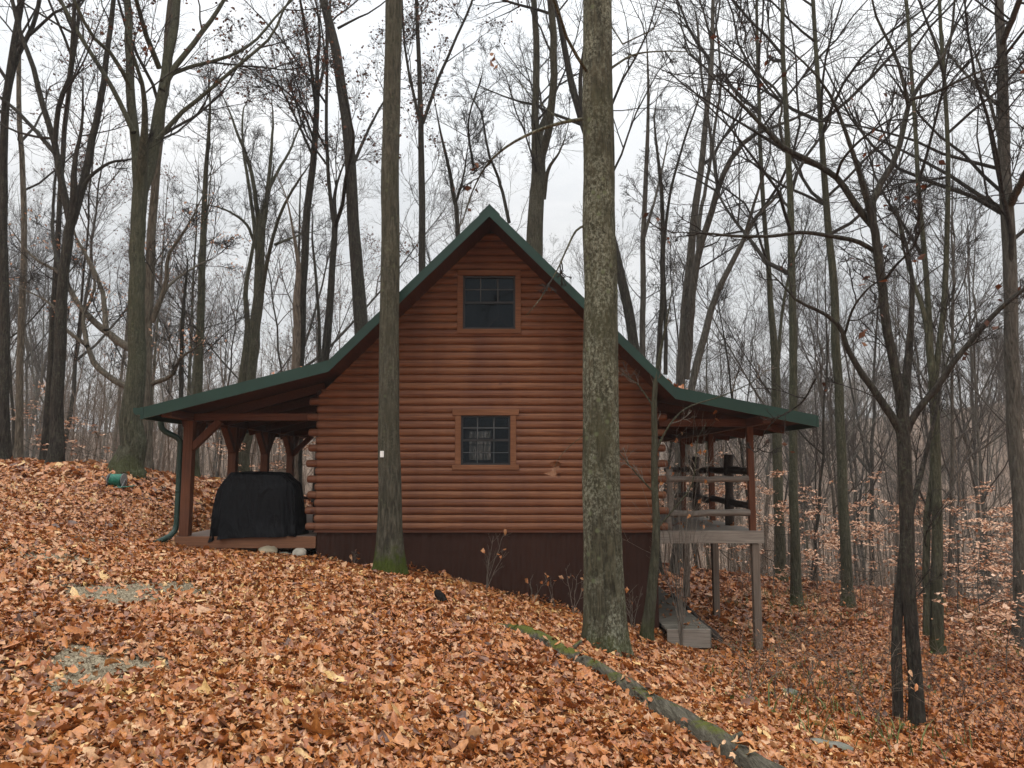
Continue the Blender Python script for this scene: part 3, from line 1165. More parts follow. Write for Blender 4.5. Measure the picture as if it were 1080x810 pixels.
# ------------------------------------------------------------------ dark chair behind it
cx, cy_, cz = -3.98, 15.05, .41
ch = empty('porch_chair', (cx, cy_, cz), 'dark wooden chair on the porch against the cabin corner', 'chair')
MB().box(cx - .26, cx + .26, cy_ - .25, cy_ + .25, cz + .40, cz + .44).build('seat', M['black'], ch, .006)
bkm = MB()
for i in range(6):
    yy = cy_ - .22 + i * .088
    bkm.beam((cx + .24, yy, cz + .42), (cx + .38, yy, cz + 1.02), .02, .06, (1, 0, 0))
bkm.beam((cx + .385, cy_ - .27, cz + 1.03), (cx + .385, cy_ + .27, cz + 1.03), .03, .08)
bkm.build('backrest', M['black'], ch)
for sx_, sy_ in ((-1, -1), (-1, 1), (1, -1), (1, 1)):
    MB().box(cx + sx_ * .23 - .025, cx + sx_ * .23 + .025, cy_ + sy_ * .27 - .025, cy_ + sy_ * .27 + .025, cz, cz + .62).build('leg', M['black'], ch)
for sy_ in (-1, 1):
    MB().box(cx - .30, cx + .30, cy_ + sy_ * .27 - .045, cy_ + sy_ * .27 + .045, cz + .622, cz + .65).build('armrest', M['black'], ch, .005)

# ------------------------------------------------------------------ hose reel
hr = hit(122, 515)
hx, hy, hz = hr
ho = empty('hose_reel', (hx, hy, hz), 'garden hose reel wound with green hose, on leaves below the forked tree', 'hose reel')
ho.scale = (.86, .86, .86)
cmz = hz + .20
coil = MB()
for lay in range(2):
    for i in range(9 - lay):
        x = hx + .02 + (i - 4 + lay * .5) * .033
        R = .105 + lay * .028
        coil.tube([(x + .012 * math.sin(3 * a), hy + R * math.cos(a), cmz + R * math.sin(a)) for a in np.linspace(0, 2 * math.pi, 25)], .017, 7, False)
coil.build('hose', M['hose'], ho)
for sx_ in (-.15, .19):
    MB().tube([(hx + sx_ - .006, hy, cmz), (hx + sx_ + .006, hy, cmz)], .165, 24).build('flange', M['hose2'], ho)
fr = MB()
for sx_ in (-.18, .22):
    fr.tube([(hx + sx_, hy - .2, hz + .0), (hx + sx_, hy, cmz), (hx + sx_, hy + .2, hz + .05)], .012, 7)
    fr.tube([(hx + sx_, hy - .24, hz + .01), (hx + sx_, hy + .24, hz + .06)], .012, 7)
fr.tube([(hx - .18, hy - .2, hz + .02), (hx + .22, hy - .2, hz + .02)], .012, 7)
fr.tube([(hx - .2, hy, cmz), (hx + .25, hy, cmz)], .012, 7)
fr.build('frame', M['hose2'], ho)
MB().tube([(hx - .2, hy, cmz), (hx - .26, hy, cmz), (hx - .27, hy - .06, cmz + .08), (hx - .33, hy - .06, cmz + .08)], .010, 7).build('crank', M['hose2'], ho)
MB().tube([(hx + .1, hy - .12, hz + .06), (hx + .2, hy - .22, hz + .03), (hx + .35, hy - .12, hz + .04), (hx + .42, hy + .1, hz + .06)], .014, 7).build('loose_hose', M['hose'], ho)


# ------------------------------------------------------------------ rocks, stump, log
def rock(name, c, s, mat, label, seed, sink=.3):
    bm = bmesh.new()
    bmesh.ops.create_icosphere(bm, subdivisions=3, radius=1)
    r = np.random.default_rng(seed)
    pl = r.normal(0, 1, (9, 3))
    pl /= np.linalg.norm(pl, axis=1)[:, None]
    dd = r.uniform(.6, .95, 9)
    for v in bm.verts:
        p = np.array(v.co)
        for n_, d_ in zip(pl, dd):
            e = p @ n_ - d_
            if e > 0: p -= n_ * e * .9
        p *= np.array(s)
        p += .03 * s[0] * np.sin(p[[1, 2, 0]] * 31 / s[0] * .3)
        v.co = p
    me = bpy.data.meshes.new(name)
    bm.to_mesh(me)
    bm.free()
    for p in me.polygons: p.use_smooth = True
    o = link(name, me, mat)
    o.location = (c[0], c[1], c[2] + s[2] * (1 - sink) * .8)
    o.rotation_euler = (0, 0, seed)
    return tag(o, label, 'rock')


def on(x, y): return np.array([x, y, h1(x, y)])


rock('rock', on(-4.28, 13.72), (.20, .15, .13), M['rock'], 'tan rock in the leaves under the porch edge below the grill', 3)
rock('rock', on(-3.72, 13.72), (.15, .12, .13), M['rock_pale'], 'pale angular rock beside the cabin skirting corner under the porch', 4)
rock('rock', on(-4.0, 13.80), (.17, .1, .07), M['mossrock'], 'flat grey rock between the two lighter rocks under the porch', 6)
for (px, py), s, sd_, lb in (((833, 737), (.16, .12, .08), 7, 'small mossy rock in leaves right of the fallen log, the upper one'),
                             ((806, 752), (.20, .10, .05), 8, 'flat mossy stone in leaves close to the fallen log'),
                             ((868, 793), (.22, .14, .07), 9, 'mossy rock near the bottom edge right of the log end')):
    rock('rock', hit(px, py), s, M['mossrock'], lb, sd_)
st = hit(469, 640)
sm_ = MB().tube([st + (0, 0, -.1), st + (-.02, 0, .04), st + (-.05, .02, .12), st + (-.10, .03, .17), st + (-.13, .03, .20)], [.075, .07, .06, .05, .02], 9)
tag(sm_.build('stump', M['stump']), 'small charred black stump poking from the leaves downhill of the left foreground tree', 'stump')

lp = [hit(x, y) for x, y in ((537, 668), (570, 682), (610, 704), (670, 738), (735, 780), (786, 818))]
lp.append(2 * lp[-1] - lp[-2])
t = np.linspace(0, 1, 26)[:, None]
path = np.stack([np.interp(t[:, 0], np.linspace(0, 1, len(lp)), [q[i] for q in lp]) for i in range(3)], 1)
path[:, 2] = H(path[:, 0], path[:, 1]) + .045 + .012 * np.sin(t[:, 0] * 9)
path[:, 0] += .008 * np.sin(t[:, 0] * 7)
rad = np.interp(t[:, 0], [0, .04, .1, 1], [.06, .085, .092, .115]) * (1 + rng.normal(0, .07, 26))
lm = empty('fallen_log', path[0], 'long mossy fallen log lying downhill across the leaves', 'log')
MB().tube(path, rad, 16).build('log_body', M['log'], lm)
MB().tube([path[0] + (0, 0, .0), path[0] + (-.12, .06, .01), path[0] + (-.24, .07, -.02)], [.05, .045, .02], 8).build('broken_end', M['log'], lm)
for q, dx_, dy_ in ((7, .16, .10), (14, -.14, .06), (19, .13, -.04)):
    MB().tube([path[q], path[q] + (dx_ * .5, dy_ * .5, .07), path[q] + (dx_, dy_, .12)], [.028, .022, .015], 7).build('branch_stub', M['log'], lm)


# ------------------------------------------------------------------ tree machinery
def tubes(P, R, sides):
    """P (B,n,3), R (B,n) -> verts, quads"""
    B, n, _ = P.shape
    T = np.empty_like(P)
    T[:, 1:-1] = P[:, 2:] - P[:, :-2]
    T[:, 0] = P[:, 1] - P[:, 0]
    T[:, -1] = P[:, -1] - P[:, -2]
    T /= np.linalg.norm(T, axis=-1, keepdims=True) + 1e-9
    d = P[:, -1] - P[:, 0]
    d /= np.linalg.norm(d, axis=-1, keepdims=True) + 1e-9
    ref = np.where(np.abs(d[:, 2:3]) < .9, np.array([[0, 0, 1.]]), np.array([[1., 0, 0]]))
    ref = ref - d * (ref * d).sum(-1, keepdims=True)
    U = ref[:, None] - T * (ref[:, None] * T).sum(-1, keepdims=True)
    U /= np.linalg.norm(U, axis=-1, keepdims=True) + 1e-9
    Vv = np.cross(T, U)
    an = 2 * np.pi * np.arange(sides) / sides
    ring = P[:, :, None] + R[:, :, None, None] * (np.cos(an)[None, None, :, None] * U[:, :, None] + np.sin(an)[None, None, :, None] * Vv[:, :, None])
    idx = np.arange(B * n * sides).reshape(B, n, sides)
    a, b2 = idx[:, :-1], idx[:, 1:]
    F = np.stack([a, np.roll(a, -1, 2), np.roll(b2, -1, 2), b2], -1).reshape(-1, 4)
    return ring.reshape(-1, 3), F


def grow(P, R, K, tr, lenr, ang, n, wander, up, rlen, r, Lfix=None, minr=.003, taper=.3):
    B, m, _ = P.shape
    idx = np.repeat(np.arange(B), K)
    C = len(idx)
    t = r.uniform(tr[0], tr[1], C) if np.isscalar(tr[0]) else r.uniform(tr[0][idx], tr[1][idx])
    f = t * (m - 1)
    i0 = np.minimum(f.astype(int), m - 2)
    w = (f - i0)[:, None]
    p = P[idx, i0] * (1 - w) + P[idx, i0 + 1] * w
    tan = P[idx, i0 + 1] - P[idx, i0]
    tan /= np.linalg.norm(tan, axis=1, keepdims=True) + 1e-9
    rad = R[idx, i0] * (1 - w[:, 0]) + R[idx, i0 + 1] * w[:, 0]
    Lp = np.linalg.norm(np.diff(P, axis=1), axis=-1).sum(1)[idx]
    L = (Lp if Lfix is None else Lfix) * r.uniform(lenr[0], lenr[1], C) * (1.12 - .62 * t)
    a = np.cross(tan, r.normal(0, 1, (C, 3)))
    a /= np.linalg.norm(a, axis=1, keepdims=True) + 1e-9
    an = r.uniform(ang[0], ang[1], C)[:, None]
    d = np.cos(an) * tan + np.sin(an) * a
    r0 = np.maximum(np.minimum(rad * .72, rlen * L), minr)
    pts = [p]
    for _ in range(n - 1):
        d = d + r.normal(0, wander, (C, 3))
        d[:, 2] += up
        d /= np.linalg.norm(d, axis=1, keepdims=True)
        p = p + d * (L / (n - 1))[:, None]
        pts.append(p)
    P2 = np.stack(pts, 1)
    R2 = r0[:, None] * np.linspace(1, taper, n)[None]
    return P2, np.maximum(R2, minr * .6)


def merge(groups):
    V, F, o = [], [], 0
    for v, f in groups:
        V.append(v); F.append(f + o)
        o += len(v)
    return np.concatenate(V), np.concatenate(F)


def catmull(pts, n):
    pts = np.asarray(pts, float)
    if len(pts) == 2: pts = np.stack([pts[0], pts.mean(0), pts[1]])
    q = np.concatenate([[2 * pts[0] - pts[1]], pts, [2 * pts[-1] - pts[-2]]])
    L = np.concatenate([[0], np.cumsum(np.linalg.norm(np.diff(pts, axis=0), axis=1))])
    s = np.linspace(0, L[-1], n)
    i = np.clip(np.searchsorted(L, s, side='right') - 1, 0, len(pts) - 2)
    u = ((s - L[i]) / (L[i + 1] - L[i] + 1e-9))[:, None]
    p0, p1, p2, p3 = q[i], q[i + 1], q[i + 2], q[i + 3]
    return .5 * (2 * p1 + (p2 - p0) * u + (2 * p0 - 5 * p1 + 4 * p2 - p3) * u ** 2 + (3 * p1 - p0 - 3 * p2 + p3) * u ** 3), s / L[-1], L / L[-1]


def twig_leaves(tips, per, size, r, spread=.15, keep=1.0):
    """small dry leaves hanging about twig tips -> verts, tris, tint"""
    k = r.random(len(tips)) < keep
    P = np.repeat(tips[k], per, 0)
    P = P + r.normal(0, spread, P.shape)
    L = len(P)
    if L == 0: return None
    u = r.normal(0, 1, (L, 3)) * (1, 1, .6) + (0, 0, -.3)
    u /= np.linalg.norm(u, axis=1, keepdims=True)
    v = np.cross(u, r.normal(0, 1, (L, 3)))
    v /= np.linalg.norm(v, axis=1, keepdims=True)
    w = np.cross(u, v)
    s = (size * r.uniform(.6, 1.3, L))[:, None]
    V = np.stack([P, P + u * s * .45 + v * s * .33 + w * s * .1, P + u * s, P + u * s * .45 - v * s * .33 + w * s * .1], 1)
    b = (np.arange(L) * 4)[:, None]
    F = np.concatenate([b + np.array([[0, 1, 2]]), b + np.array([[0, 2, 3]])], 1).reshape(-1, 3)
    return V.reshape(-1, 3), F, np.repeat(np.clip(r.beta(1.6, 1.6, L), 0, 1), 2)


def crown_levels(P, R, r, k1=9, k2=6, k3=5, k4=3, tr=(.4, .97), len1=(.22, .38), ang1=(.5, 1.0), up=.06, Lfix=None, rl=.009, thin=1.0):
    """branches, boughs, twigs from stems; returns list of (verts,faces) and twig tips"""
    g = []
    P1, R1 = grow(P, R, k1, tr, len1, ang1, 8, .13, up, rl, r, Lfix, .010)
    P2, R2 = grow(P1, R1, k2, (.2, 1), (.35, .62), (.45, .95), 6, .16, up * .8, .009, r, None, .0075 * thin)
    P3, R3 = grow(P2, R2, k3, (.15, 1), (.35, .7), (.4, .95), 5, .18, up * .6, .008, r, None, .0052 * thin)
    g += [tubes(P1, R1, 7), tubes(P2, R2, 5), tubes(P3, R3, 3)]
    tips = P3[:, -1]
    if k4:
        P4, R4 = grow(P3, R3, k4, (.2, 1), (.4, .8), (.4, .9), 3, .2, .03, .006, r, None, .0036 * thin)
        g.append(tubes(P4, R4, 3))
        tips = P4[:, -1]
    return g, tips, (P1, R1)


def roughen(V, amp, seed):
    """small bumps on a trunk surface"""
    r = np.random.default_rng(seed)
    a = r.uniform(0, 6.28, 6)
    d = amp * (np.sin(V[:, 2:3] * 5 + V[:, 0:1] * 19 + a[0]) + .6 * np.sin(V[:, 2:3] * 11 + V[:, 1:2] * 27 + a[1]))
    n = V.copy()
    return V + d * np.stack([np.cos(V[:, 2] * 3 + a[2]), np.sin(V[:, 2] * 2.3 + a[3]), np.zeros(len(V))], 1)


def traced_tree(name, label, Y, stems, mat='bark_dark', group=None, ext=6.0, seed=0, k=(11, 7, 6, 4), base=True, tr=(.45, .97), leaves=None, sides=14,
                flare=1.35, jitter=.6, up=.06, twig='twig', thin=1.0, cat='tree', lenL=None, leaf_keep=.5, leaf_per=3, leaf_size=.09, noext=(), extra=(), rough=0.0, ang1=(.5, 1.0)):
    """stems: list of (points [(px,py),...], width0 px, width1 px); first is the trunk"""
    r = np.random.default_rng(seed)
    out = []
    n = 22
    for si, (pp, w0, w1) in enumerate(stems):
        yoff = np.zeros(len(pp))
        if si > 0 and len(pp) > 1:
            yoff = np.linspace(0, 1, len(pp)) * r.normal(0, jitter * 2)
        pts = [W(x, y, Y + dy) for (x, y), dy in zip(pp, yoff)]
        ws = np.linspace(w0, w1, len(pp)) if np.isscalar(w0) else np.array(w0, float)
        rr = list(ws / 2 / FPX * Y)
        if si == 0:
            p0 = pts[0].copy()
            gz = h1(p0[0], p0[1])
            if p0[2] - gz > .25:      # the foot is hidden: carry the trunk down to the ground
                d = pts[0] - pts[1]
                d /= np.linalg.norm(d)
                s = (p0[2] - gz) / max(-d[2], .5) if d[2] < 0 else (p0[2] - gz)
                foot = p0 + np.array([d[0] * .5, 0, -1]) * (p0[2] - gz)
                foot[2] = gz
                pts = [foot] + pts
                rr = [rr[0] * 1.12] + rr
            pts = [pts[0] - np.array([0, 0, .3])] + pts
            rr = [rr[0] * 1.05] + rr
            foot = pts[1]
        if si not in noext and pp[-1][1] < 25 and ext > 0:
            d = pts[-1] - pts[-2]
            d /= np.linalg.norm(d)
            L = ext * r.uniform(.8, 1.2)
            for q in (1 / 3, 2 / 3, 1):
                pts.append(pts[-1] + d * L / 3 + r.normal(0, .18, 3) + np.array([0, 0, .1]))
                rr.append(rr[-1] * .72)
        elif si not in noext and pp[-1][1] >= 25 and rr[-1] > .006:
            d = pts[-1] - pts[-2]
            d /= np.linalg.norm(d)
            L = min(rr[-1] * 55, 3.2)
            for q in range(3):
                d = d + r.normal(0, .16, 3) + np.array([0, 0, .08])
                d /= np.linalg.norm(d)
                pts.append(pts[-1] + d * L / 3)
                rr.append(max(rr[-1] * .55, .004))
        C, s, Lk = catmull(pts, n)
        Rr = np.interp(s, Lk, rr)
        C[2:-1] += r.normal(0, .05 if sides >= 24 else .12, (n - 3, 3)) * Rr[2:-1, None] * (1, 1, 0)
        out.append((C, Rr))
    root = empty(name, (foot[0], foot[1], h1(foot[0], foot[1])), label, cat, group)
    o0 = org(root)
    # trunk mesh
    C, Rr = out[0]
    m = 60
    s0 = np.linspace(0, 1, n)
    s1 = np.concatenate([np.linspace(0, .12, 20), np.linspace(.12, 1, m - 20)[1:]])
    Cm = np.stack([np.interp(s1, s0, C[:, i]) for i in range(3)], 1)
    Rm = np.interp(s1, s0, Rr)
    hgt = Cm[:, 2] - o0[2]
    Rm = Rm * (1 + (flare - 1) * np.exp(-np.clip(hgt, 0, None) / .28))
    V, F = tubes(Cm[None] - o0, Rm[None], sides)
    # root buttresses and bumps
    if sides >= 14:
        vv = V.reshape(len(s1), sides, 3)
        an = 2 * np.pi * np.arange(sides) / sides
        lob = 1 + .16 * np.exp(-np.clip(hgt, 0, None) / .3)[:, None] * np.sin(5 * an + seed)[None] + .025 * np.sin(3 * an + hgt[:, None] * 1.3 + seed)
        lob = lob + r.normal(0, .018, lob.shape)
        cc = (Cm - o0)[:, None]
        V = (cc + (vv - cc) * lob[..., None]).reshape(-1, 3)
    if sides >= 24:
        ns = sides * 3
        zf = np.concatenate([np.linspace(0, .12, 60), np.linspace(.12, 1, 300)[1:]])
        Cf = np.stack([np.interp(zf, s1, Cm[:, i]) for i in range(3)], 1) - o0
        Rf = np.interp(zf, s1, Rm)
        V, F = tubes(Cf[None], Rf[None], ns)
        vv = V.reshape(len(zf), ns, 3)
        th = (2 * np.pi * np.arange(ns) / ns)[None]
        zz = Cf[:, 2:3]
        hg = np.clip(zz, 0, None)
        wob = 1.3 * np.sin(1.9 * zz + seed) + .9 * np.sin(4.7 * zz + 2 * th) + .6 * np.sin(9.1 * zz - 3 * th + 1)
        fur = np.abs(np.sin(8 * th + wob)) ** .6 * .6 + np.abs(np.sin(13 * th - 1.3 * wob + 2 + 1.2 * np.sin(6.3 * zz))) ** .6 * .4
        lob = 1 + .13 * np.exp(-hg / .25) * np.sin(5 * th + seed + .4 * np.sin(3 * zz)) + .02 * np.sin(3 * th + zz * 1.3 + seed) + .012 * np.sin(2 * th + 4.1 * zz) - .055 * (1 - fur)
        cc = Cf[:, None]
        V = (cc + (vv - cc) * lob[..., None]).reshape(-1, 3)
    elif rough: V = roughen(V, rough, seed)
    link('trunk', raw_mesh(name + '_trunk', V, F), M[mat], root)
    g = []
    if len(out) > 1:
        g.append(tubes(np.stack([c for c, _ in out[1:]]) - o0, np.stack([q for _, q in out[1:]]), 10))
        V, F = merge(g)
        link('limbs', raw_mesh(name + '_limbs', V, F), M[mat], root)
    out = [q for q in out if q[1][0] > .0085]
    SP = np.stack([c for c, _ in out]) - o0
    SR = np.stack([q for _, q in out])
    trA = np.full(len(out), .12)
    trA[0] = tr[0]
    trB = np.full(len(out), tr[1])
    g, tips, _ = crown_levels(SP, SR, r, *k, tr=(trA, trB), up=up, Lfix=lenL, thin=thin, ang1=ang1)
    V, F = merge(g)
    link('crown', raw_mesh(name + '_crown', V, F), M[twig], root)
    if leaves:
        lv = twig_leaves(tips, leaf_per, leaf_size, r, .12, leaf_keep)
        if extra:
            EP = np.stack([W(x, y, Y) - o0 for x, y, z in extra])
            ev, ef, en = leaf_mesh_arrays(EP, np.array([z for x, y, z in extra]), 1.1, .8, 8)
            lv = join_tri([lv, (ev, ef, np.full(len(ef), .97))]) if lv else None
        if lv: link('leaves', raw_mesh(name + '_leaves', lv[0], None, lv[1], False, lv[2]), M[leaves], root)
    TRACED.append((foot[0], foot[1]))
    return root


TRACED = []


def Yb(px, py): return float(hit(px, py)[1])


# ---- the trees one can tell apart, from the left edge to the right
traced_tree('oak_tree', 'tall thick foreground oak with lichen patches, right of the cabin windows', Yb(638, 692),
            [([(638, 692), (636, 600), (634, 500), (634, 400), (633, 300), (632, 200), (631, 100), (631, 0)], [44, 41, 39, 38, 36, 35, 33.5, 32], 0),
             ([(626, 124), (590, 130), (557, 142), (530, 158), (512, 176), (497, 205), (487, 236)], 4.2, 1.2),
             ([(622, 236), (608, 243), (598, 262), (588, 284), (572, 312), (556, 332)], 2.8, .7),
             ([(640, 75), (668, 58), (700, 54), (732, 55)], 3.0, 1.0),
             ([(640, 20), (660, 48), (690, 30), (700, 5)], 2.5, 1.0),
             ([(622, 80), (600, 45), (588, 10), (575, -20)], 4, 2),
             ([(622, 455), (604, 468), (592, 480), (585, 492)], .7, .4), ([(592, 128), (560, 100), (538, 78), (520, 62)], 1.2, .5)],
            'bark_oak', None, 8, 1, (3, 5, 4, 2), tr=(.75, .98), sides=36, flare=1.22, leaves='oak_leaf', leaf_keep=.012, leaf_per=2, leaf_size=.11, lenL=1.3, rough=.004, extra=((587, 489, .14), (582, 497, .15), (586, 494, .11), (521, 61, .11), (519, 66, .12), (522, 70, .10), (518, 58, .08)))
traced_tree('foreground_tree', 'straight foreground tree with a mossy base against the cabin left half', 12.55,
            [([(411, 606), (411, 560), (411, 500), (410, 400), (411, 300), (412, 200), (413, 100), (415, 0)], [31, 26, 23.5, 21.5, 20.5, 19.5, 19, 18.5], 0)],
            'bark_grey', None, 9, 2, (5, 5, 4, 2), tr=(.72, .98), sides=28, flare=1.25, rough=.003)
traced_tree('forked_tree', 'large forked mossy tree behind the hose reel left of the porch', Yb(137, 500),
            [([(134, 499), (139, 440), (143, 380), (145, 300), (147, 240), (147, 195)], [29, 22, 18, 16, 15, 14.5], 0),
             ([(147, 230), (146, 195), (141, 140), (138, 90), (136, 40), (133, -5)], 12, 8),
             ([(147, 245), (151, 205), (160, 165), (168, 120), (176, 70), (183, 30), (187, -5)], [10, 12, 13, 12.5, 11.5, 10, 9], 0),
             ([(141, 140), (125, 105), (108, 75), (80, 30), (60, -5)], 6, 4),
             ([(171, 95), (185, 70), (205, 45), (225, 18), (240, -5)], 7, 4),
             ([(166, 148), (192, 118), (215, 100), (250, 70), (285, 40), (302, 5)], 5.5, 2.5),
             ([(170, 85), (195, 72), (240, 60), (270, 42), (296, 12)], 5, 2.5),
             ([(139, 95), (120, 60), (95, 35), (75, -5)], 5, 3),
             ([(168, 72), (152, 30), (143, -5)], 6, 4)],
            'bark_moss', None, 5, 3, (4, 7, 6, 4), tr=(.8, .98), sides=20, leaves='oak_leaf', leaf_keep=.12, leaf_per=2, leaf_size=.10, jitter=.5, rough=.004)
traced_tree('beech_tree', 'brown trunked tree with crooked low limbs just behind the forked mossy tree', Yb(137, 500) + 2.2,
            [([(152, 500), (153, 430), (155, 360), (158, 300), (160, 250), (165, 180), (172, 110), (176, 40), (180, -5)], [17, 13, 11, 10, 9, 8, 7, 6, 5], 0),
             ([(150, 372), (128, 362), (104, 343), (82, 320), (65, 290), (40, 275)], 10, 3),
             ([(150, 412), (125, 404), (100, 384), (92, 365), (70, 348), (55, 322)], 8, 3),
             ([(112, 348), (108, 310), (97, 280), (80, 250)], 6, 2.5),
             ([(92, 365), (88, 335), (100, 300), (90, 270)], 5, 2),
             ([(160, 405), (182, 395), (190, 378), (205, 368)], 5, 2),
             ([(160, 335), (172, 310), (185, 295), (212, 278)], 5, 2),
             ([(160, 340), (175, 300), (178, 270), (200, 235)], 6, 2.5)],
            'bark_tan', None, 5, 4, (5, 7, 6, 4), tr=(.5, .98), leaves='beech_leaf', leaf_keep=.05, leaf_per=2, leaf_size=.08, jitter=.7)
traced_tree('forked_tree', 'dark slender tree forking into a wide Y near the left edge', Yb(60, 492) + .5,
            [([(57, 493), (61, 420), (64, 350), (68, 290), (74, 240), (78, 225)], [15, 12.5, 11.5, 10.5, 10, 9.5], 0),
             ([(74, 235), (64, 185), (58, 150), (45, 110), (35, 70), (20, 30), (12, -5)], 8, 4),
             ([(76, 235), (90, 185), (99, 140), (108, 95), (114, 50), (120, -5)], 9, 5),
             ([(58, 150), (62, 110), (72, 85), (77, 40), (79, -5)], 5.5, 4),
             ([(78, 215), (92, 190), (115, 172), (138, 168)], 5, 2),
             ([(68, 300), (56, 250), (58, 190)], 5, 3),
             ([(58, 162), (35, 135), (12, 112), (-10, 95)], 5, 3)],
            'bark_dark', None, 5, 5, (4, 7, 6, 4), tr=(.8, .98))
traced_tree('slim_tree', 'straight dark trunk at the very left edge', Yb(8, 489) + .4, [([(4, 490), (4, 400), (4, 300), (3, 200), (5, 120), (14, 50), (24, -5)], [13, 10, 9, 8.5, 8, 7, 6], 0),
            ([(5, 120), (15, 70), (35, 25), (42, -5)], 6, 4)], 'bark_dark', None, 5, 6, (6, 7, 6, 4), tr=(.5, .98))
traced_tree('slim_tree', 'thin brownish trunk second from the left edge', 22.5, [([(20, 470), (21, 400), (24, 320), (26, 260), (24, 180), (20, 120), (20, -5)], [8, 7, 6.5, 6, 5.5, 5, 4], 0)], 'bark_tan', None, 5, 7, (8, 5, 5, 3), tr=(.4, .98))
traced_tree('slim_tree', 'slim leaning stem tight against the dark Y-forked tree', 22, [([(47, 480), (52, 400), (57, 320), (61, 260), (64, 200), (70, 120), (80, 40), (84, -5)], [8, 6.5, 6, 5.5, 5, 5, 4, 3.5], 0)], 'bark_dark', None, 5, 8, (6, 5, 5, 3), tr=(.5, .98))
traced_tree('slim_tree', 'straight slim trunk rising behind the outer end of the porch roof', 24, [([(206, 460), (209, 400), (212, 330), (214, 260), (217, 190), (222, 110)], [10.5, 9, 8, 7, 5, 2.5], 0)], 'bark_moss', None, 0, 9, (22, 7, 6, 4), tr=(.25, .99), lenL=8, ang1=(.8, 1.35), up=.03)
traced_tree('thin_tree', 'pole-thin tree left of the straight trunk behind the porch eave', 21, [([(190, 460), (191, 400), (193, 330), (198, 280)], [5, 4.5, 4, 1.5], 0)], 'bark_dark', None, 0, 10, (14, 5, 4, 2), tr=(.3, .99), lenL=4, ang1=(.7, 1.3))
traced_tree('spreading_tree', 'pale tree with many upswept limbs above the porch roof', 29,
            [([(263, 400), (268, 360), (272, 310), (274, 270), (275, 245)], [14, 12, 11, 10, 9], 0),
             ([(274, 262), (270, 210), (262, 170), (250, 140), (243, 120)], 6, 2), ([(274, 262), (281, 215), (286, 160), (288, 125)], 6.5, 2),
             ([(276, 310), (283, 270), (296, 225), (312, 195), (322, 180)], 5, 1.5), ([(275, 255), (284, 200), (305, 160), (318, 130)], 5, 1.5),
             ([(274, 275), (262, 240), (245, 225), (228, 218)], 4, 1.5), ([(273, 285), (266, 220), (257, 160), (256, 120)], 5, 2), ([(290, 258), (305, 252), (322, 246)], 3.4, 1.5)],
            'bark_moss', None, 0, 12, (9, 7, 5, 3), tr=(.75, .98), lenL=6)
traced_tree('thin_tree', 'crooked stem leaning beside the pale tree above the porch roof', 27, [([(255, 402), (261, 350), (259, 305), (265, 270), (270, 240)], [9, 6, 5, 4, 2], 0)], 'bark_moss', None, 0, 13, (8, 5, 4, 2), tr=(.5, .98), lenL=4)
traced_tree('tall_tree', 'slim dark tree above the inner porch roof carrying rusty leaves', 24,
            [([(317, 385), (319, 320), (322, 260), (324, 215), (331, 165), (334, 110), (335, 60)], [9, 8.5, 8, 8, 7, 6, 4], 0),
             ([(332, 150), (318, 115), (300, 95), (280, 85)], 3, 1.3), ([(334, 120), (328, 70), (320, 20), (316, -5)], 4, 2.5), ([(335, 100), (345, 50), (348, -5)], 4, 2.5), ([(330, 165), (312, 125), (297, 95), (275, 60)], 3, 1.2)],
            'bark_dark', None, 4, 14, (9, 7, 6, 4), tr=(.5, .98), leaves='oak_leaf', leaf_keep=.07, leaf_per=3, leaf_size=.11, lenL=6)
traced_tree('snag', 'broken pale dead trunk standing beside the slim tree with rusty leaves', 23.5, [([(312, 385), (313, 340), (313.5, 300), (315, 280)], [9, 8, 7, 5], 0)], 'snag', None, 0, 15, (2, 2, 2, 0), tr=(.5, .8), lenL=1.2, cat='dead tree')
traced_tree('forked_tree', 'dark tree forked in a narrow Y left of the leaning trunk', 24,
            [([(343, 378), (347, 330), (350, 285), (353, 238)], [9, 8, 7, 6.5], 0), ([(353, 240), (349, 215), (346, 180), (344, 130), (345, 60), (343, -5)], 4.5, 3), ([(353, 240), (361, 215), (366, 180), (373, 150)], 4.5, 3)],
            'bark_dark', None, 4, 16, (6, 7, 6, 4), tr=(.7, .98), leaves='oak_leaf', leaf_keep=.07, leaf_per=2, leaf_size=.11)
traced_tree('thin_tree', 'very thin crooked stem left of the narrow dark Y tree', 23, [([(337, 380), (336, 330), (332, 280), (329, 250)], [4, 3.5, 3, 2], 0)], 'bark_dark', None, 0, 17, (6, 5, 4, 2), tr=(.4, .98), lenL=4)
traced_tree('leaning_tree', 'thick dark trunk leaning left behind the left roof slope', 22.8,
            [([(381, 350), (378, 300), (374, 250), (371, 200), (367, 150), (362, 110), (356, 60), (348, 25), (341, -5)], [15, 14, 13, 12.5, 12, 11.5, 10.5, 10, 9], 0),
             ([(372, 175), (385, 145), (400, 115), (415, 92)], 4, 1.5), ([(356, 30), (375, 20), (398, 8)], 3, 1.5)],
            'bark_dark', None, 7, 18, (6, 7, 5, 3), tr=(.45, .98), leaves='oak_leaf', leaf_keep=.2, leaf_per=2, leaf_size=.10, lenL=7, up=0)
traced_tree('slim_tree', 'slim tree with rusty clinging leaves between the left foreground trunk and roof peak', 24,
            [([(446, 280), (445, 200), (444, 150), (443, 100), (441, 50), (439, -5)], [7.5, 7, 6.5, 5.5, 4.5, 4], 0), ([(446, 130), (458, 95), (472, 60), (488, 25), (500, -5)], 4, 2.5), ([(443, 130), (432, 80), (426, 40), (424, -5)], 3.5, 2)],
            'bark_dark', None, 4, 19, (10, 7, 6, 4), tr=(.35, .98), leaves='oak_leaf', leaf_keep=.16, leaf_per=2, leaf_size=.105, lenL=6)
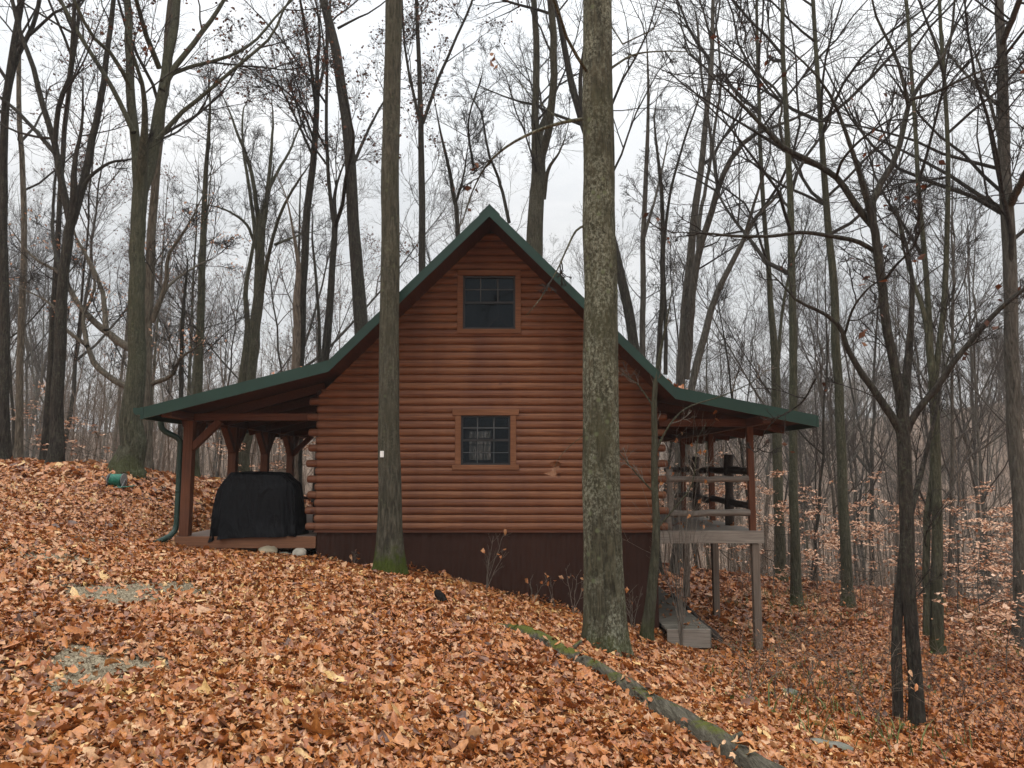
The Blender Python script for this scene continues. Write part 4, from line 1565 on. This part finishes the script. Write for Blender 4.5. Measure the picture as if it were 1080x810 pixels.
traced_tree('thin_tree', 'thin spreading tree rising directly over the left roof slope near the peak', 25,
            [([(483, 250), (480, 215), (474, 180), (467, 150)], [5, 4.5, 4, 3], 0), ([(537, 235), (528, 195), (515, 160), (508, 120)], 4, 2), ([(480, 215), (488, 190), (492, 165)], 3, 1.4), ([(500, 180), (494, 130), (505, 90)], 3, 1.2)],
            'bark_dark', None, 0, 20, (10, 7, 6, 4), tr=(.3, .98), lenL=5)
traced_tree('double_tree', 'grey double trunk forking right behind the roof peak', 24.5,
            [([(564, 265), (565, 230), (567, 190), (567, 165)], [18, 17, 16, 14], 0), ([(565, 175), (564, 120), (566, 60), (563, -5)], 9, 6.5), ([(569, 172), (578, 140), (583, 100), (584, 50), (580, -5)], 9, 7), ([(573, 210), (578, 180), (590, 160)], 6, 2)],
            'bark_grey', None, 5, 21, (7, 7, 6, 4), tr=(.6, .98))
traced_tree('leaning_tree', 'dark tree leaning left behind the foreground oak', 23.5,
            [([(668, 358), (661, 320), (653, 280), (643, 240), (630, 180), (617, 135), (606, 105), (597, 60), (588, 10), (584, -5)], [11, 10.5, 10, 10, 9.5, 9, 8, 7, 6, 6], 0), ([(615, 130), (612, 80), (618, 40), (620, -5)], 5, 3)],
            'bark_dark', None, 5, 22, (7, 7, 6, 4), tr=(.5, .98))
traced_tree('slim_tree', 'straight slim grey tree first right of the foreground oak', 24, [([(678, 385), (678, 300), (679, 240), (681, 180), (684, 120), (683, 60)], [6.5, 6, 5.5, 5, 3.5, 2], 0), ([(679, 250), (688, 220), (697, 185), (704, 150)], 4, 1.5)], 'bark_wood', None, 0, 23, (12, 7, 6, 4), tr=(.3, .98), lenL=6)
traced_tree('slim_tree', 'dark pair of thin stems rising above the right roof slope', 23,
            [([(694, 392), (698, 320), (699, 250), (697, 190), (690, 130)], [6, 5.5, 5, 4, 2], 0), ([(702, 395), (702, 330), (700, 270), (706, 210), (718, 160), (735, 110)], 4.5, 2)], 'bark_dark', None, 0, 24, (10, 7, 6, 4), tr=(.35, .98), lenL=5)
traced_tree('double_tree', 'grey clump of two curved trunks behind where the right roof bends', 25.5,
            [([(718, 405), (721, 350), (726, 290), (732, 230), (738, 190), (744, 130), (750, 70), (752, -5)], [10, 9.5, 9, 8, 7, 6, 5, 4], 0), ([(723, 400), (729, 330), (736, 270), (747, 235), (757, 200), (770, 170), (790, 145), (806, 138)], 9, 4),
             ([(736, 280), (738, 230), (744, 200), (750, 150), (741, 90), (736, 30)], 5, 2.5), ([(757, 200), (752, 150), (760, 90), (755, 20)], 4, 2)],
            'bark_wood', None, 4, 25, (7, 7, 6, 4), tr=(.5, .98))
traced_tree('leaning_tree', 'grey tree slanting right beside the curved clump behind the right porch roof', 24,
            [([(730, 408), (740, 365), (752, 320), (768, 285), (785, 250), (800, 225), (822, 205)], [8, 8, 7, 6, 5, 4, 2.5], 0), ([(785, 250), (800, 200), (812, 165)], 4, 1.5)], 'bark_wood', None, 0, 26, (8, 7, 6, 4), tr=(.4, .98), lenL=5)
traced_tree('slim_tree', 'pale slim trunk with a fork just left of the straight mossy tree', 25,
            [([(822, 560), (820, 480), (819, 420), (817, 380), (813, 320), (808, 250), (803, 180), (800, 100), (798, -5)], [10, 10, 10, 9, 6, 5, 4.5, 4, 3], 0), ([(819, 400), (824, 340), (832, 290), (845, 255)], 4, 2)], 'bark_moss', None, 4, 27, (10, 7, 6, 4), tr=(.4, .98))
traced_tree('straight_tree', 'straight mossy tree standing just beyond the right porch eave', Yb(839, 641),
            [([(840, 641), (838, 560), (837, 470), (836, 380), (835, 300), (834, 220), (830, 140), (826, 60), (825, -5)], [11.5, 9.5, 8.5, 8.2, 8, 7, 6, 5.2, 4.5], 0)], 'bark_moss', None, 5, 28, (14, 7, 6, 4), tr=(.38, .98), ang1=(.6, 1.2))
traced_tree('straight_tree', 'greenish straight tree second from the right porch eave', Yb(893, 642),
            [([(894, 642), (892, 580), (889, 500), (884, 420), (881, 350), (878, 290), (872, 220), (867, 150), (862, 80), (857, -5)], [12.5, 10.5, 10, 9.5, 8.8, 8, 7, 6, 5, 4.2], 0)], 'bark_moss', None, 5, 29, (14, 7, 6, 4), tr=(.38, .98), ang1=(.7, 1.3))
traced_tree('spreading_tree', 'dark foreground tree on the right spreading wide low limbs', Yb(962, 770),
            [([(967, 772), (966, 730), (963, 680), (959, 630), (957, 590), (956, 540), (953, 470), (951, 452)], [16, 13.5, 13.5, 13.5, 14, 14, 13.5, 13.5], 0),
             ([(947, 755), (946, 700), (946, 660), (949, 620), (953, 585), (955, 560)], 11, 9),
             ([(952, 458), (950, 425), (943, 385), (935, 346), (930, 300), (925, 262), (921, 235)], [10, 10, 10, 9.5, 9.5, 9, 8.5], 0),
             ([(953, 462), (941, 440), (922, 412), (907, 391), (893, 365), (886, 345), (868, 330), (842, 318), (825, 300)], [9, 8.5, 7.5, 6.5, 5.5, 5, 4, 3, 2], 0),
             ([(955, 460), (962, 442), (975, 424), (989, 408), (1004, 384), (1024, 360), (1050, 330), (1080, 305), (1110, 285)], [8, 7.5, 7, 6.5, 6, 5.5, 5, 4, 3], 0),
             ([(922, 240), (906, 221), (892, 200), (882, 187), (855, 170), (827, 156), (803, 131), (780, 108), (761, 90)], [8, 7.5, 7, 6.5, 6, 5.5, 4.5, 3.5, 2], 0),
             ([(921, 238), (921, 208), (934, 185), (945, 166), (953, 135), (960, 105), (978, 80), (993, 62), (1004, 35), (1006, 10)], [8, 7.5, 7, 6.5, 6, 5, 4.5, 4, 3, 2.5], 0),
             ([(924, 266), (905, 255), (876, 249), (845, 245), (815, 249), (775, 249), (745, 246)], [5.5, 5, 4.5, 4, 3.5, 3, 2], 0),
             ([(960, 105), (985, 98), (1010, 86), (1035, 75), (1060, 68)], 4, 1.5), ([(958, 108), (945, 60), (925, 20), (918, -10)], 4, 2),
             ([(930, 300), (945, 280), (962, 262), (972, 240)], 3.5, 1), ([(890, 355), (900, 325), (915, 305), (928, 296)], 3, 1.2), ([(882, 187), (888, 170), (905, 150), (925, 135), (945, 122)], 3.4, 1.5),
             ([(827, 156), (822, 130), (824, 110), (805, 85), (790, 62)], 3.6, 1.4), ([(860, 400), (845, 425), (815, 445), (800, 470)], 2, 1)],
            'bark_dark', None, 3, 30, (5, 5, 4, 3), tr=(.9, .98), sides=24, flare=1.15, jitter=.35, leaves='oak_leaf', leaf_keep=.012, leaf_per=2, leaf_size=.10, lenL=2.2, thin=.8, noext=(), rough=.003)
traced_tree('double_tree', 'greenish tree splitting into two close upright stems right of the spreading tree', Yb(988, 692),
            [([(990, 692), (989, 620), (988, 540), (987, 470), (985, 420), (983, 390)], [14, 11.5, 10, 9.5, 9, 9], 0), ([(983, 400), (980, 340), (975, 270), (969, 200), (965, 130), (960, 60), (955, -5)], 6.5, 3.5), ([(986, 400), (992, 350), (997, 290), (999, 220), (1000, 160), (996, 90), (992, 20), (990, -5)], 6.5, 3.5),
             ([(977, 670), (977, 600), (978, 540), (984, 500)], 7, 7)],
            'bark_moss', None, 5, 31, (10, 7, 6, 4), tr=(.8, .98), flare=1.2)
traced_tree('thick_tree', 'thick grey tree beside the right edge', Yb(1072, 684),
            [([(1080, 686), (1078, 600), (1076, 530), (1070, 440), (1067, 370), (1065, 300), (1064, 240), (1060, 180), (1057, 120), (1056, 60), (1054, -5)], [19, 16, 14.5, 14, 13.5, 13.5, 13.5, 12.5, 11.5, 10, 9], 0),
             ([(1066, 215), (1076, 195), (1090, 165)], 9, 6), ([(1056, 112), (1040, 100), (1022, 82), (1005, 62), (992, 48)], 5, 2), ([(1058, 160), (1040, 92), (1030, 60)], 4, 2), ([(1057, 45), (1068, 20), (1078, -5)], 7, 5)],
            'bark_wood', None, 5, 32, (8, 7, 6, 4), tr=(.4, .98))
traced_tree('slim_sapling', 'slim mossy sapling at the right corner of the cabin skirting', 12.9,
            [([(682, 668), (687, 620), (692, 560), (690, 500), (690, 450), (691, 405), (694, 385)], [13, 10.5, 8, 7, 6.5, 5.5, 4], 0), ([(691, 520), (676, 505), (655, 480), (640, 462)], 2, .8), ([(690, 480), (705, 450), (725, 430), (760, 418), (790, 405)], 2.2, 1),
             ([(691, 560), (712, 535), (730, 510), (735, 470)], 2.2, 1), ([(690, 430), (672, 405), (655, 392)], 2, .8)],
            'bark_moss', None, 0, 33, (5, 4, 4, 2), tr=(.4, .98), lenL=1.3, flare=1.1, twig='vine', thin=.7, jitter=.12, cat='sapling')

ft = [o for o in COL.objects if o.name.startswith('foreground_tree')][0]
M['white'] = flat('white_paint', (.75, .74, .70), .6, .3)
tp = W(403, 479, 12.55 - .16)
MB().box(tp[0] - .03, tp[0] + .03, tp[1] - .02, tp[1], tp[2] - .05, tp[2] + .05).build('marker_tag', M['white'], ft, .004)

# leaves banked against the skirting and trunk feet, and lying on the log
rd = np.random.default_rng(31)
n1 = 1500
x_ = rd.uniform(-3.45, 2.6, n1)
d_ = np.abs(rd.normal(0, .16, n1))
P = [np.stack([x_, 13.87 - d_, H(x_, 13.87 - d_) + .02 + rd.uniform(0, 1, n1) * np.clip(.13 - d_ * .5, 0, 1) * (1 + .6 * np.sin(3 * x_))], 1)]
for tx_, ty_, tr_, n1 in ((*hit(638, 692)[:2], .30, 260), (*hit(411, 606)[:2], .24, 240), (*hit(965, 772)[:2], .13, 90), (*hit(947, 755)[:2], .1, 60)):
    an = rd.uniform(0, 6.28, n1)
    rr_ = tr_ + np.abs(rd.normal(0, .13, n1))
    x_, y_ = tx_ + rr_ * np.cos(an), ty_ + rr_ * np.sin(an)
    P.append(np.stack([x_, y_, H(x_, y_) + .02 + rd.uniform(0, 1, n1) * np.clip(.12 - (rr_ - tr_) * .4, 0, 1)], 1))
k_ = rd.integers(1, 25, 42)
P.append(path[k_] + np.stack([rd.normal(0, .045, 42), rd.normal(0, .1, 42), rad[k_] + .012], 1))
x_ = rd.uniform(XR + .2, DX, 40)
y_ = rd.uniform(14, 21, 40)
P.append(np.stack([x_, y_, np.full(40, DZ + .02)], 1))
x_ = rd.uniform(2.7, 3.35, 70)
y_ = rd.uniform(13.55, 18.5, 70)
P.append(np.stack([x_, y_, np.full(70, -1.10)], 1))
P = np.concatenate(P)
v_, f_, n_ = leaf_mesh_arrays(P, .062 * np.exp(rd.normal(0, .3, len(P))), .5, 1.0, 9)
o = link('drifted_leaves', raw_mesh('drifted_leaves', v_, None, f_, True, np.repeat(rd.beta(1.35, 1.15, len(P)), n_)), M['leaf'])
tag(o, 'brown leaves drifted against the dark skirting, trunk feet and log', 'leaves', kind='stuff')

# ------------------------------------------------------------------ fill of the wood: prototypes copied
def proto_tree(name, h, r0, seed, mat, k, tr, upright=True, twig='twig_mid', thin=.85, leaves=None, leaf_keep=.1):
    r = np.random.default_rng(seed)
    n = 14
    t = np.linspace(0, 1, n)
    lean = r.normal(0, .05, 2)
    C = np.stack([lean[0] * h * t + .12 * np.sin(t * 5 + seed) + r.normal(0, .05, n), lean[1] * h * t + .12 * np.cos(t * 4 + seed), h * t - .3], 1)
    R = r0 * (1.1 * (1 - t) ** .8 + .08)
    stems = [(C, R)]
    nf = r.integers(0, 3)
    for q in range(nf):
        i = r.integers(4, 8)
        ex = np.linspace(0, 1, n)
        d = r.normal(0, .3, 2)
        L = h * (1 - t[i]) * .9
        S = C[i] + np.stack([d[0] * L * ex ** .8, d[1] * L * ex ** .8, L * ex], 1) + r.normal(0, .05, (n, 3)) * ex[:, None]
        stems.append((S, R[i] * .75 * (1 - ex * .85)))
    return stems, r, dict(name=name, mat=mat, k=k, tr=tr, twig=twig, thin=thin, leaves=leaves, leaf_keep=leaf_keep, h=h)


def realize(proto):
    stems, r, d = proto
    V, F = tubes(np.stack([s[0] for s in stems]), np.stack([s[1] for s in stems]), 9)
    trunk = raw_mesh(d['name'] + '_trunk', V, F)
    trunk.materials.append(M[d['mat']])
    g, tips, _ = crown_levels(np.stack([s[0] for s in stems]), np.stack([s[1] for s in stems]), r, *d['k'], tr=d['tr'], up=.09, Lfix=d['h'], len1=(.14, .32), ang1=(.35, .85), rl=.0075, thin=d['thin'])
    V, F = merge(g)
    crown = raw_mesh(d['name'] + '_crown', V, F)
    crown.materials.append(M[d['twig']])
    lv = None
    if d['leaves']:
        q = twig_leaves(tips, 2, .11, r, .15, d['leaf_keep'])
        lv = raw_mesh(d['name'] + '_leaves', q[0], None, q[1], False, q[2])
        lv.materials.append(M[d['leaves']])
    return trunk, crown, lv


PROT = [realize(proto_tree(*a[:1], *a[1:])) for a in (
    ('tall_tree', 21, .115, 101, 'bark_wood', (14, 7, 6, 3), (.34, .98)),
    ('tall_tree', 19, .09, 102, 'bark_wood', (13, 6, 5, 3), (.35, .98)),
    ('tall_tree', 22, .135, 103, 'bark_dark', (12, 7, 5, 3), (.4, .98)),
    ('tall_tree', 18, .085, 104, 'bark_pale', (13, 6, 5, 3), (.3, .98)),
    ('tall_tree', 16, .07, 105, 'bark_wood', (14, 6, 4, 3), (.25, .98)),
    ('tall_tree', 20, .10, 106, 'bark_moss', (12, 6, 5, 3), (.35, .98)),
    ('tall_tree', 14, .06, 107, 'bark_dark', (15, 6, 4, 3), (.2, .98)))]
PROT += [realize(proto_tree('tall_tree', 18, .09, 108, 'bark_dark', (12, 6, 5, 3), (.35, .98), leaves='oak_leaf', leaf_keep=.28))]
ZONES = [(-200, 130, 'left of the hose reel', 'left'), (130, 330, 'behind the left porch roof', 'porch'), (330, 520, 'behind the left roof slope', 'slope'),
         (520, 700, 'behind the right roof slope', 'rslope'), (700, 850, 'beyond the raised deck', 'deck'), (850, 960, 'right of the deck roof', 'mid'), (960, 1300, 'on the far right hillside', 'right')]
KIND = ['bare tall woodland tree', 'bare medium woodland tree', 'stout dark bare tree', 'pale barked bare tree', 'slender bare tree', 'mossy barked bare tree', 'spindly dark bare tree', 'dark tree keeping some rusty leaves']
r = np.random.default_rng(77)
placed = list(TRACED)
cnt = 0
tries = 0
while cnt < 108 and tries < 9000:
    tries += 1
    Y = float(r.choice([r.uniform(25, 36), r.uniform(33, 52), r.uniform(48, 75)], p=[.14, .38, .48]))
    px = r.uniform(-90, 1170)
    X = (px - 540) / FPX * Y
    if -7.5 < X < 6 and Y < 25.5: continue
    md_ = 1.6 if Y < 40 else 1.2
    if any((X - a) ** 2 + (Y - b) ** 2 < md_ ** 2 for a, b in placed): continue
    placed.append((X, Y))
    ki = int(r.choice(8, p=[.16, .16, .08, .12, .16, .12, .12, .08]))
    if ki == 7 and px > 600: ki = 4
    if Y < 42 and ki in (0, 2, 5): ki = 6 if ki == 2 else 4
    z = next(q for q in ZONES if q[0] <= px < q[1])
    dist = 'nearer' if Y < 36 else ('deeper' if Y < 52 else 'farthest')
    root = bpy.data.objects.new('tall_tree', None)
    COL.objects.link(root)
    root.location = (X, Y, h1(X, Y))
    sc = r.uniform(.8, 1.12)
    root.scale = (sc, sc, sc * r.uniform(.9, 1.1))
    root.rotation_euler = (r.normal(0, .035), r.normal(0, .035), r.uniform(0, 6.28))
    lab = {'nearer': KIND[ki] + ', one of the nearer, ' + z[2], 'deeper': KIND[ki] + ' deeper in the wood ' + z[2], 'farthest': KIND[ki] + ' farthest back ' + z[2]}[dist]
    tag(root, lab, 'tree', KIND[ki] + 's ' + dist + ' ' + z[2])
    tk, cw, lv = PROT[ki]
    for nm, me in (('trunk', tk), ('crown', cw), ('leaves', lv)):
        if me is not None:
            o = bpy.data.objects.new(nm, me)
            COL.objects.link(o)
            o.parent = root
    cnt += 1

# ------------------------------------------------------------------ far wood and brush: one mass each


def mass(name, label, pos, hts, r, k1, k2, k3, mat, r0, thin, sides=4, tr=(.3, .98)):
    B = len(pos)
    n = 6
    t = np.linspace(0, 1, n)
    C = np.zeros((B, n, 3))
    lean = r.normal(0, .07, (B, 2))
    C[..., 0] = pos[:, 0:1] + lean[:, 0:1] * hts[:, None] * t + r.normal(0, .08, (B, n))
    C[..., 1] = pos[:, 1:2] + lean[:, 1:2] * hts[:, None] * t
    C[..., 2] = pos[:, 2:3] - .2 + hts[:, None] * t
    R = (r0 * hts)[:, None] * (1.05 - .95 * t)[None]
    P1, R1 = grow(C, R, k1, tr, (.18, .42), (.4, 1.0), 5, .14, .08, .012, r, None, thin * 1.4)
    P2, R2 = grow(P1, R1, k2, (.2, 1), (.35, .6), (.4, .9), 4, .16, .06, .010, r, None, thin)
    g = [tubes(C, R, sides), tubes(P1, R1, 3), tubes(P2, R2, 3)]
    if k3:
        P3, R3 = grow(P2, R2, k3, (.2, 1), (.4, .7), (.4, .9), 3, .16, .05, .009, r, None, thin * .8)
        g.append(tubes(P3, R3, 3))
    V, F = merge(g)
    o = link(name, raw_mesh(name, V, F), M[mat])
    return tag(o, label, 'trees', kind='stuff')


r = np.random.default_rng(5)
n = 750
Y = np.sqrt(r.uniform(75 ** 2, 230 ** 2, n))
X = r.uniform(-1, 1, n) * (.72 * Y + 10)
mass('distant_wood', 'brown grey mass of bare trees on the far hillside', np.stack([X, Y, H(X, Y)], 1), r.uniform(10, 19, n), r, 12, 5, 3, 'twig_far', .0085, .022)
n = 1300
Y = np.sqrt(r.uniform(27 ** 2, 80 ** 2, n))
X = r.uniform(-1, 1, n) * (.70 * Y + 4)
k = ~((X > -7.5) & (X < 6.5) & (Y < 26))
X, Y = X[k], Y[k]
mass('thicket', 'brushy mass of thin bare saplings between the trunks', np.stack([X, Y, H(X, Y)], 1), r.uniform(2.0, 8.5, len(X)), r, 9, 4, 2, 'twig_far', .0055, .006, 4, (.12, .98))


# ------------------------------------------------------------------ beech saplings with pale leaves
def beech(px, py, Y, h, label, seed, spread=.5, dens=1.0, name='beech_sapling', group='beech saplings keeping pale orange leaves', size=.085):
    r = np.random.default_rng(seed)
    if Y is None:
        p = hit(px, py)
    else:
        u, a_, b_ = ray(px, py)
        X = u / a_ * Y
        p = np.array([X, Y, h1(X, Y)])
    root = empty(name, p, label, 'sapling', group)
    n = 10
    t = np.linspace(0, 1, n)
    C = np.stack([.25 * np.sin(t * 3 + seed) * t, .2 * np.cos(t * 2 + seed) * t, h * t - .15], 1)[None]
    R = (.006 * h * (1.05 - t))[None]
    P1, R1 = grow(C, R, 13, (.2, .98), (spread * .7, spread * 1.2), (1.1, 1.6), 6, .1, .02, .008, r, h, .006)
    P2, R2 = grow(P1, R1, 6, (.2, 1), (.3, .55), (.5, .9), 4, .12, -.01, .006, r, None, .004)
    P2[..., 2] = P2[..., 2] * .7 + P2[:, :1, 2] * .3
    V, F = tubes(C, R, 8)
    link('stem', raw_mesh(name, V, F), M['bark_wood'], root)
    V, F = merge([tubes(P1, R1, 5), tubes(P2, R2, 3)])
    link('branches', raw_mesh(name, V, F), M['twig'], root)
    pts = np.concatenate([P1[:, 2:].reshape(-1, 3), P2[:, 1:].reshape(-1, 3)])
    pts = pts[r.random(len(pts)) < dens]
    pts = pts[r.random(len(pts)) < .55]
    L = len(pts) * 8
    P = np.repeat(pts, 8, 0) + r.normal(0, .085, (L, 3)) * (1, 1, .18)
    v, f, nn = leaf_mesh_arrays(P, size * r.uniform(.7, 1.3, L), .38, .5, 6, kinds=(2,))
    link('foliage', raw_mesh(name, v, None, f, False, np.repeat(r.beta(1.5, 1.3, L), nn)), M['beech_leaf'], root)
    TRACED.append((p[0], p[1]))
    return root


beech(815, 600, 24, 3.6, 'beech sapling with bright tan leaves beside the right deck post', 1, .6, .8)
beech(860, 600, 22.5, 3.0, 'beech sapling with tan leaves between the two straight mossy trees', 2, .6, .6)
beech(735, 590, 27, 4.2, 'leafy beech sapling seen through the deck rails', 3, .5, .8)
beech(930, 600, 24, 3.2, 'pale leaved beech sapling left of the spreading dark tree', 4, .6, .55)
beech(1035, 640, 17.5, 2.6, 'beech sapling with pale leaves left of the thick edge tree', 5, .75, .5)
beech(1062, 700, 13, 1.7, 'low beech sapling with pale leaves at the lower right edge', 6, .7, .5)
beech(1010, 650, 20, 3.0, 'beech sapling behind the greenish double stemmed tree', 7, .65, .5)
beech(1000, 600, 28, 3.4, 'deeper beech sapling down the right hillside', 8, .6, .5)
beech(275, 500, 27, 3.4, 'beech sapling with orange leaves framed by the porch posts', 9, .6, .9)
beech(312, 500, 25, 3.2, 'beech sapling with orange leaves near the cabin corner behind the porch', 10, .55, .8)
beech(35, 487, 24, 2.4, 'sparse beech sapling at the left edge of the woods', 11, .6, .25)
beech(90, 490, 22, 1.6, 'low sparse beech sapling on the crest left of the hose reel', 12, .8, .25)
beech(770, 590, 30, 4.0, 'deeper leafy beech sapling beyond the outer deck post', 13, .55, .7)


for i, (px, Y, h, lab) in enumerate(((905, 21, 2.4, 'tan leaved beech sapling just left of the right spreading tree trunk'), (1045, 23, 3.2, 'tall pale leaved beech sapling between the double stemmed tree and the edge tree'),
                                     (880, 29, 3.6, 'tan leaved beech sapling behind the second straight mossy tree'), (1075, 19, 2.6, 'leafy beech sapling hard against the right edge'), (965, 26, 3.0, 'beech sapling directly behind the spreading tree trunk'),
                                     (700, 25, 3.4, 'pale leaved beech sapling glimpsed beside the cabin wall through the deck'))):
    beech(px, 600, Y, h, lab, 40 + i, .7, .6)

# ------------------------------------------------------------------ dead weeds and undergrowth
def weed(p, h, label, seed, mat='vine', nstem=3, leafn=5, name='dry_weed', cat='weed', spread=.25):
    r = np.random.default_rng(seed)
    root = empty(name, p, label, cat)
    n = 8
    t = np.linspace(0, 1, n)
    Cs, Rs = [], []
    for i in range(nstem):
        d = r.normal(0, spread, 2)
        hh = h * r.uniform(.7, 1.1)
        Cs.append(np.stack([d[0] * hh * t ** 1.4 + r.normal(0, .008, n), .3 * d[1] * hh * t ** 1.4, hh * t - .05 * (1 - t)], 1))
        Rs.append(.0075 * (1.1 - t * .8))
    C, R = np.stack(Cs), np.stack(Rs)
    P1, R1 = grow(C, R, 6, (.3, 1), (.2, .45), (.4, .9), 5, .14, .08, .012, r, h, .003)
    P2, R2 = grow(P1, R1, 3, (.3, 1), (.3, .5), (.4, .8), 3, .1, .05, .01, r, None, .0022)
    V, F = merge([tubes(C, R, 6), tubes(P1, R1, 4), tubes(P2, R2, 3)])
    link('stems', raw_mesh(name, V, F), M[mat], root)
    if leafn:
        tips = P1[r.permutation(len(P1))[:leafn], -1]
        v, f, nn = leaf_mesh_arrays(tips, .075 * r.uniform(.7, 1.3, len(tips)), 1.0, .6, 8)
        link('dead_leaves', raw_mesh(name, v, None, f, False, np.repeat(r.uniform(.4, .9, len(tips)), nn)), M['leaf'], root)
    return root


weed(on(-.45, 13.55), .95, 'branching dry weed standing before the dark skirting left of centre', 1, nstem=4, leafn=6)
weed(on(-2.75, 13.65), .32, 'tiny dry weed before the skirting left of the mossy based tree', 2)
weed(on(.35, 13.6), .5, 'short dry weed before the skirting under the lower window side', 3, nstem=2)
weed(on(1.05, 13.45), .75, 'leafy dry weed before the skirting left of the foreground oak', 4, nstem=3, leafn=8)
weed(on(.75, 13.6), .55, 'thin dry weed in the middle of the right skirting', 5, nstem=2, leafn=2)
weed(on(2.05, 13.5), .8, 'dry weed before the skirting between the oak and the corner sapling', 6, nstem=4, leafn=3)
v = weed(on(2.88, 13.45), 3.7, 'tangle of grey vines climbing at the deck corner beside the cabin', 7, 'vine', 12, 24, 'vine_tangle', 'vine', .12)

r = np.random.default_rng(21)
# grass blades and little green plants in the hollow on the right
n = 5200
Y = np.sqrt(r.uniform(6.2 ** 2, 22 ** 2, n))
X = r.uniform(2.2, 11, n) * np.clip(Y / 11, .6, 1.4)
cl_ = np.sin(1.3 * X + 2 * np.sin(.7 * Y)) * np.sin(1.1 * Y + .8)
kk = (cl_ > .25) & (X > 2.3) & ~((X < 4.2) & (Y > 13.3) & (Y < 20))
X, Y = X[kk], Y[kk]
L = len(X)
Z = H(X, Y)
hh = r.uniform(.06, .28, L)
dx_, dy_ = r.normal(0, .5, L) * hh, r.normal(0, .5, L) * hh
wv = r.uniform(.003, .007, L)
V = np.stack([np.stack([X - wv, Y, Z], 1), np.stack([X + wv, Y, Z], 1), np.stack([X + dx_ * .4 + wv, Y + dy_ * .4, Z + hh * .65], 1), np.stack([X + dx_ * .4 - wv, Y + dy_ * .4, Z + hh * .65], 1), np.stack([X + dx_, Y + dy_, Z + hh], 1)], 1)
b_ = (np.arange(L) * 5)[:, None]
F3 = np.concatenate([b_ + [[0, 1, 2]], b_ + [[0, 2, 3]], b_ + [[3, 2, 4]]], 1).reshape(-1, 3)
tt = np.repeat(r.uniform(.2, 1, L), 3)
n = 2600
Y2 = np.sqrt(r.uniform(7 ** 2, 18 ** 2, n))
X2 = r.uniform(2.6, 10, n) * np.clip(Y2 / 11, .7, 1.4)
kk = np.sin(1.7 * X2 + 1.1) * np.sin(1.5 * Y2) > .45
P = np.stack([X2[kk], Y2[kk], H(X2[kk], Y2[kk]) + r.uniform(.02, .12, kk.sum())], 1)
v2, f2, nn = leaf_mesh_arrays(P, .05 * r.uniform(.6, 1.4, len(P)), .5, .4, 6, kinds=(2, 3))
V_, F_, T_ = join_tri([(V.reshape(-1, 3), F3, tt), (v2, f2, np.repeat(r.uniform(.2, .9, len(P)), nn))])
o = link('ground_cover', raw_mesh('ground_cover', V_, None, F_, False, T_), M['green_leaf'])
tag(o, 'thin grass and low green plants among leaves on the right slope', 'grass', kind='stuff')
# bramble canes
n = 900
Y = np.sqrt(r.uniform(7.5 ** 2, 24 ** 2, n))
X = r.uniform(3.2, 12, n) * np.clip(Y / 12, .6, 1.5)
kk = ~((X < 4.8) & (Y > 13.0) & (Y < 20))
X, Y = X[kk], Y[kk]
B = len(X)
t = np.linspace(0, 1, 7)
hh = r.uniform(.25, 1.1, B)[:, None]
ax, ay = r.normal(0, .6, (B, 1)), r.normal(0, .6, (B, 1))
C = np.stack([X[:, None] + ax * hh * t ** 1.5, Y[:, None] + ay * hh * t ** 1.5, H(X, Y)[:, None] + hh * (t * 1.3 - .4 * t ** 2.5) - .03], -1)
R = np.full((B, 7), .0045) * (1.1 - .7 * t)
P1, R1 = grow(C, R, 5, (.3, 1), (.25, .5), (.4, 1), 4, .15, .03, .01, r, None, .0025)
V, F = merge([tubes(C, R, 4), tubes(P1, R1, 3)])
o = link('bramble_canes', raw_mesh('bramble_canes', V, F), M['twig_far'])
tag(o, 'thin brown bramble canes and stalks on the right slope', 'brambles', kind='stuff')
tips = P1[:, -1][r.random(len(P1)) < .3]
v2, f2, nn = leaf_mesh_arrays(tips, .06 * r.uniform(.6, 1.4, len(tips)), .8, .5, 6, kinds=(2,))
o = link('bramble_leaves', raw_mesh('bramble_leaves', v2, None, f2, False, np.repeat(r.uniform(.4, .95, len(tips)), nn)), M['leaf'])
tag(o, 'dry leaves caught on the bramble canes of the right slope', 'leaves', kind='stuff')

# ------------------------------------------------------------------ damp air
HAZE = .0008
if HAZE:
    hm = bpy.data.materials.new('damp_air')
    hm.use_nodes = True
    ht = hm.node_tree
    ht.nodes.remove(ht.nodes['Principled BSDF'])
    pv = N(ht, 'ShaderNodeVolumePrincipled', Density=HAZE, Anisotropy=.2)
    pv.inputs['Color'].default_value = (.95, .94, .92, 1)
    ht.links.new(pv.outputs[0], ht.nodes['Material Output'].inputs['Volume'])
    zlo = float(GZ.min()) - 1
    hb = MB().box(gx[0] - 2, gx[-1] + 2, gy[0] - 2, gy[-1] + 2, zlo, max(float(GZ.max()) + 22, 40)).build('haze', hm)
    tag(hb, 'thin damp haze in the woodland air', 'haze', kind='stuff')
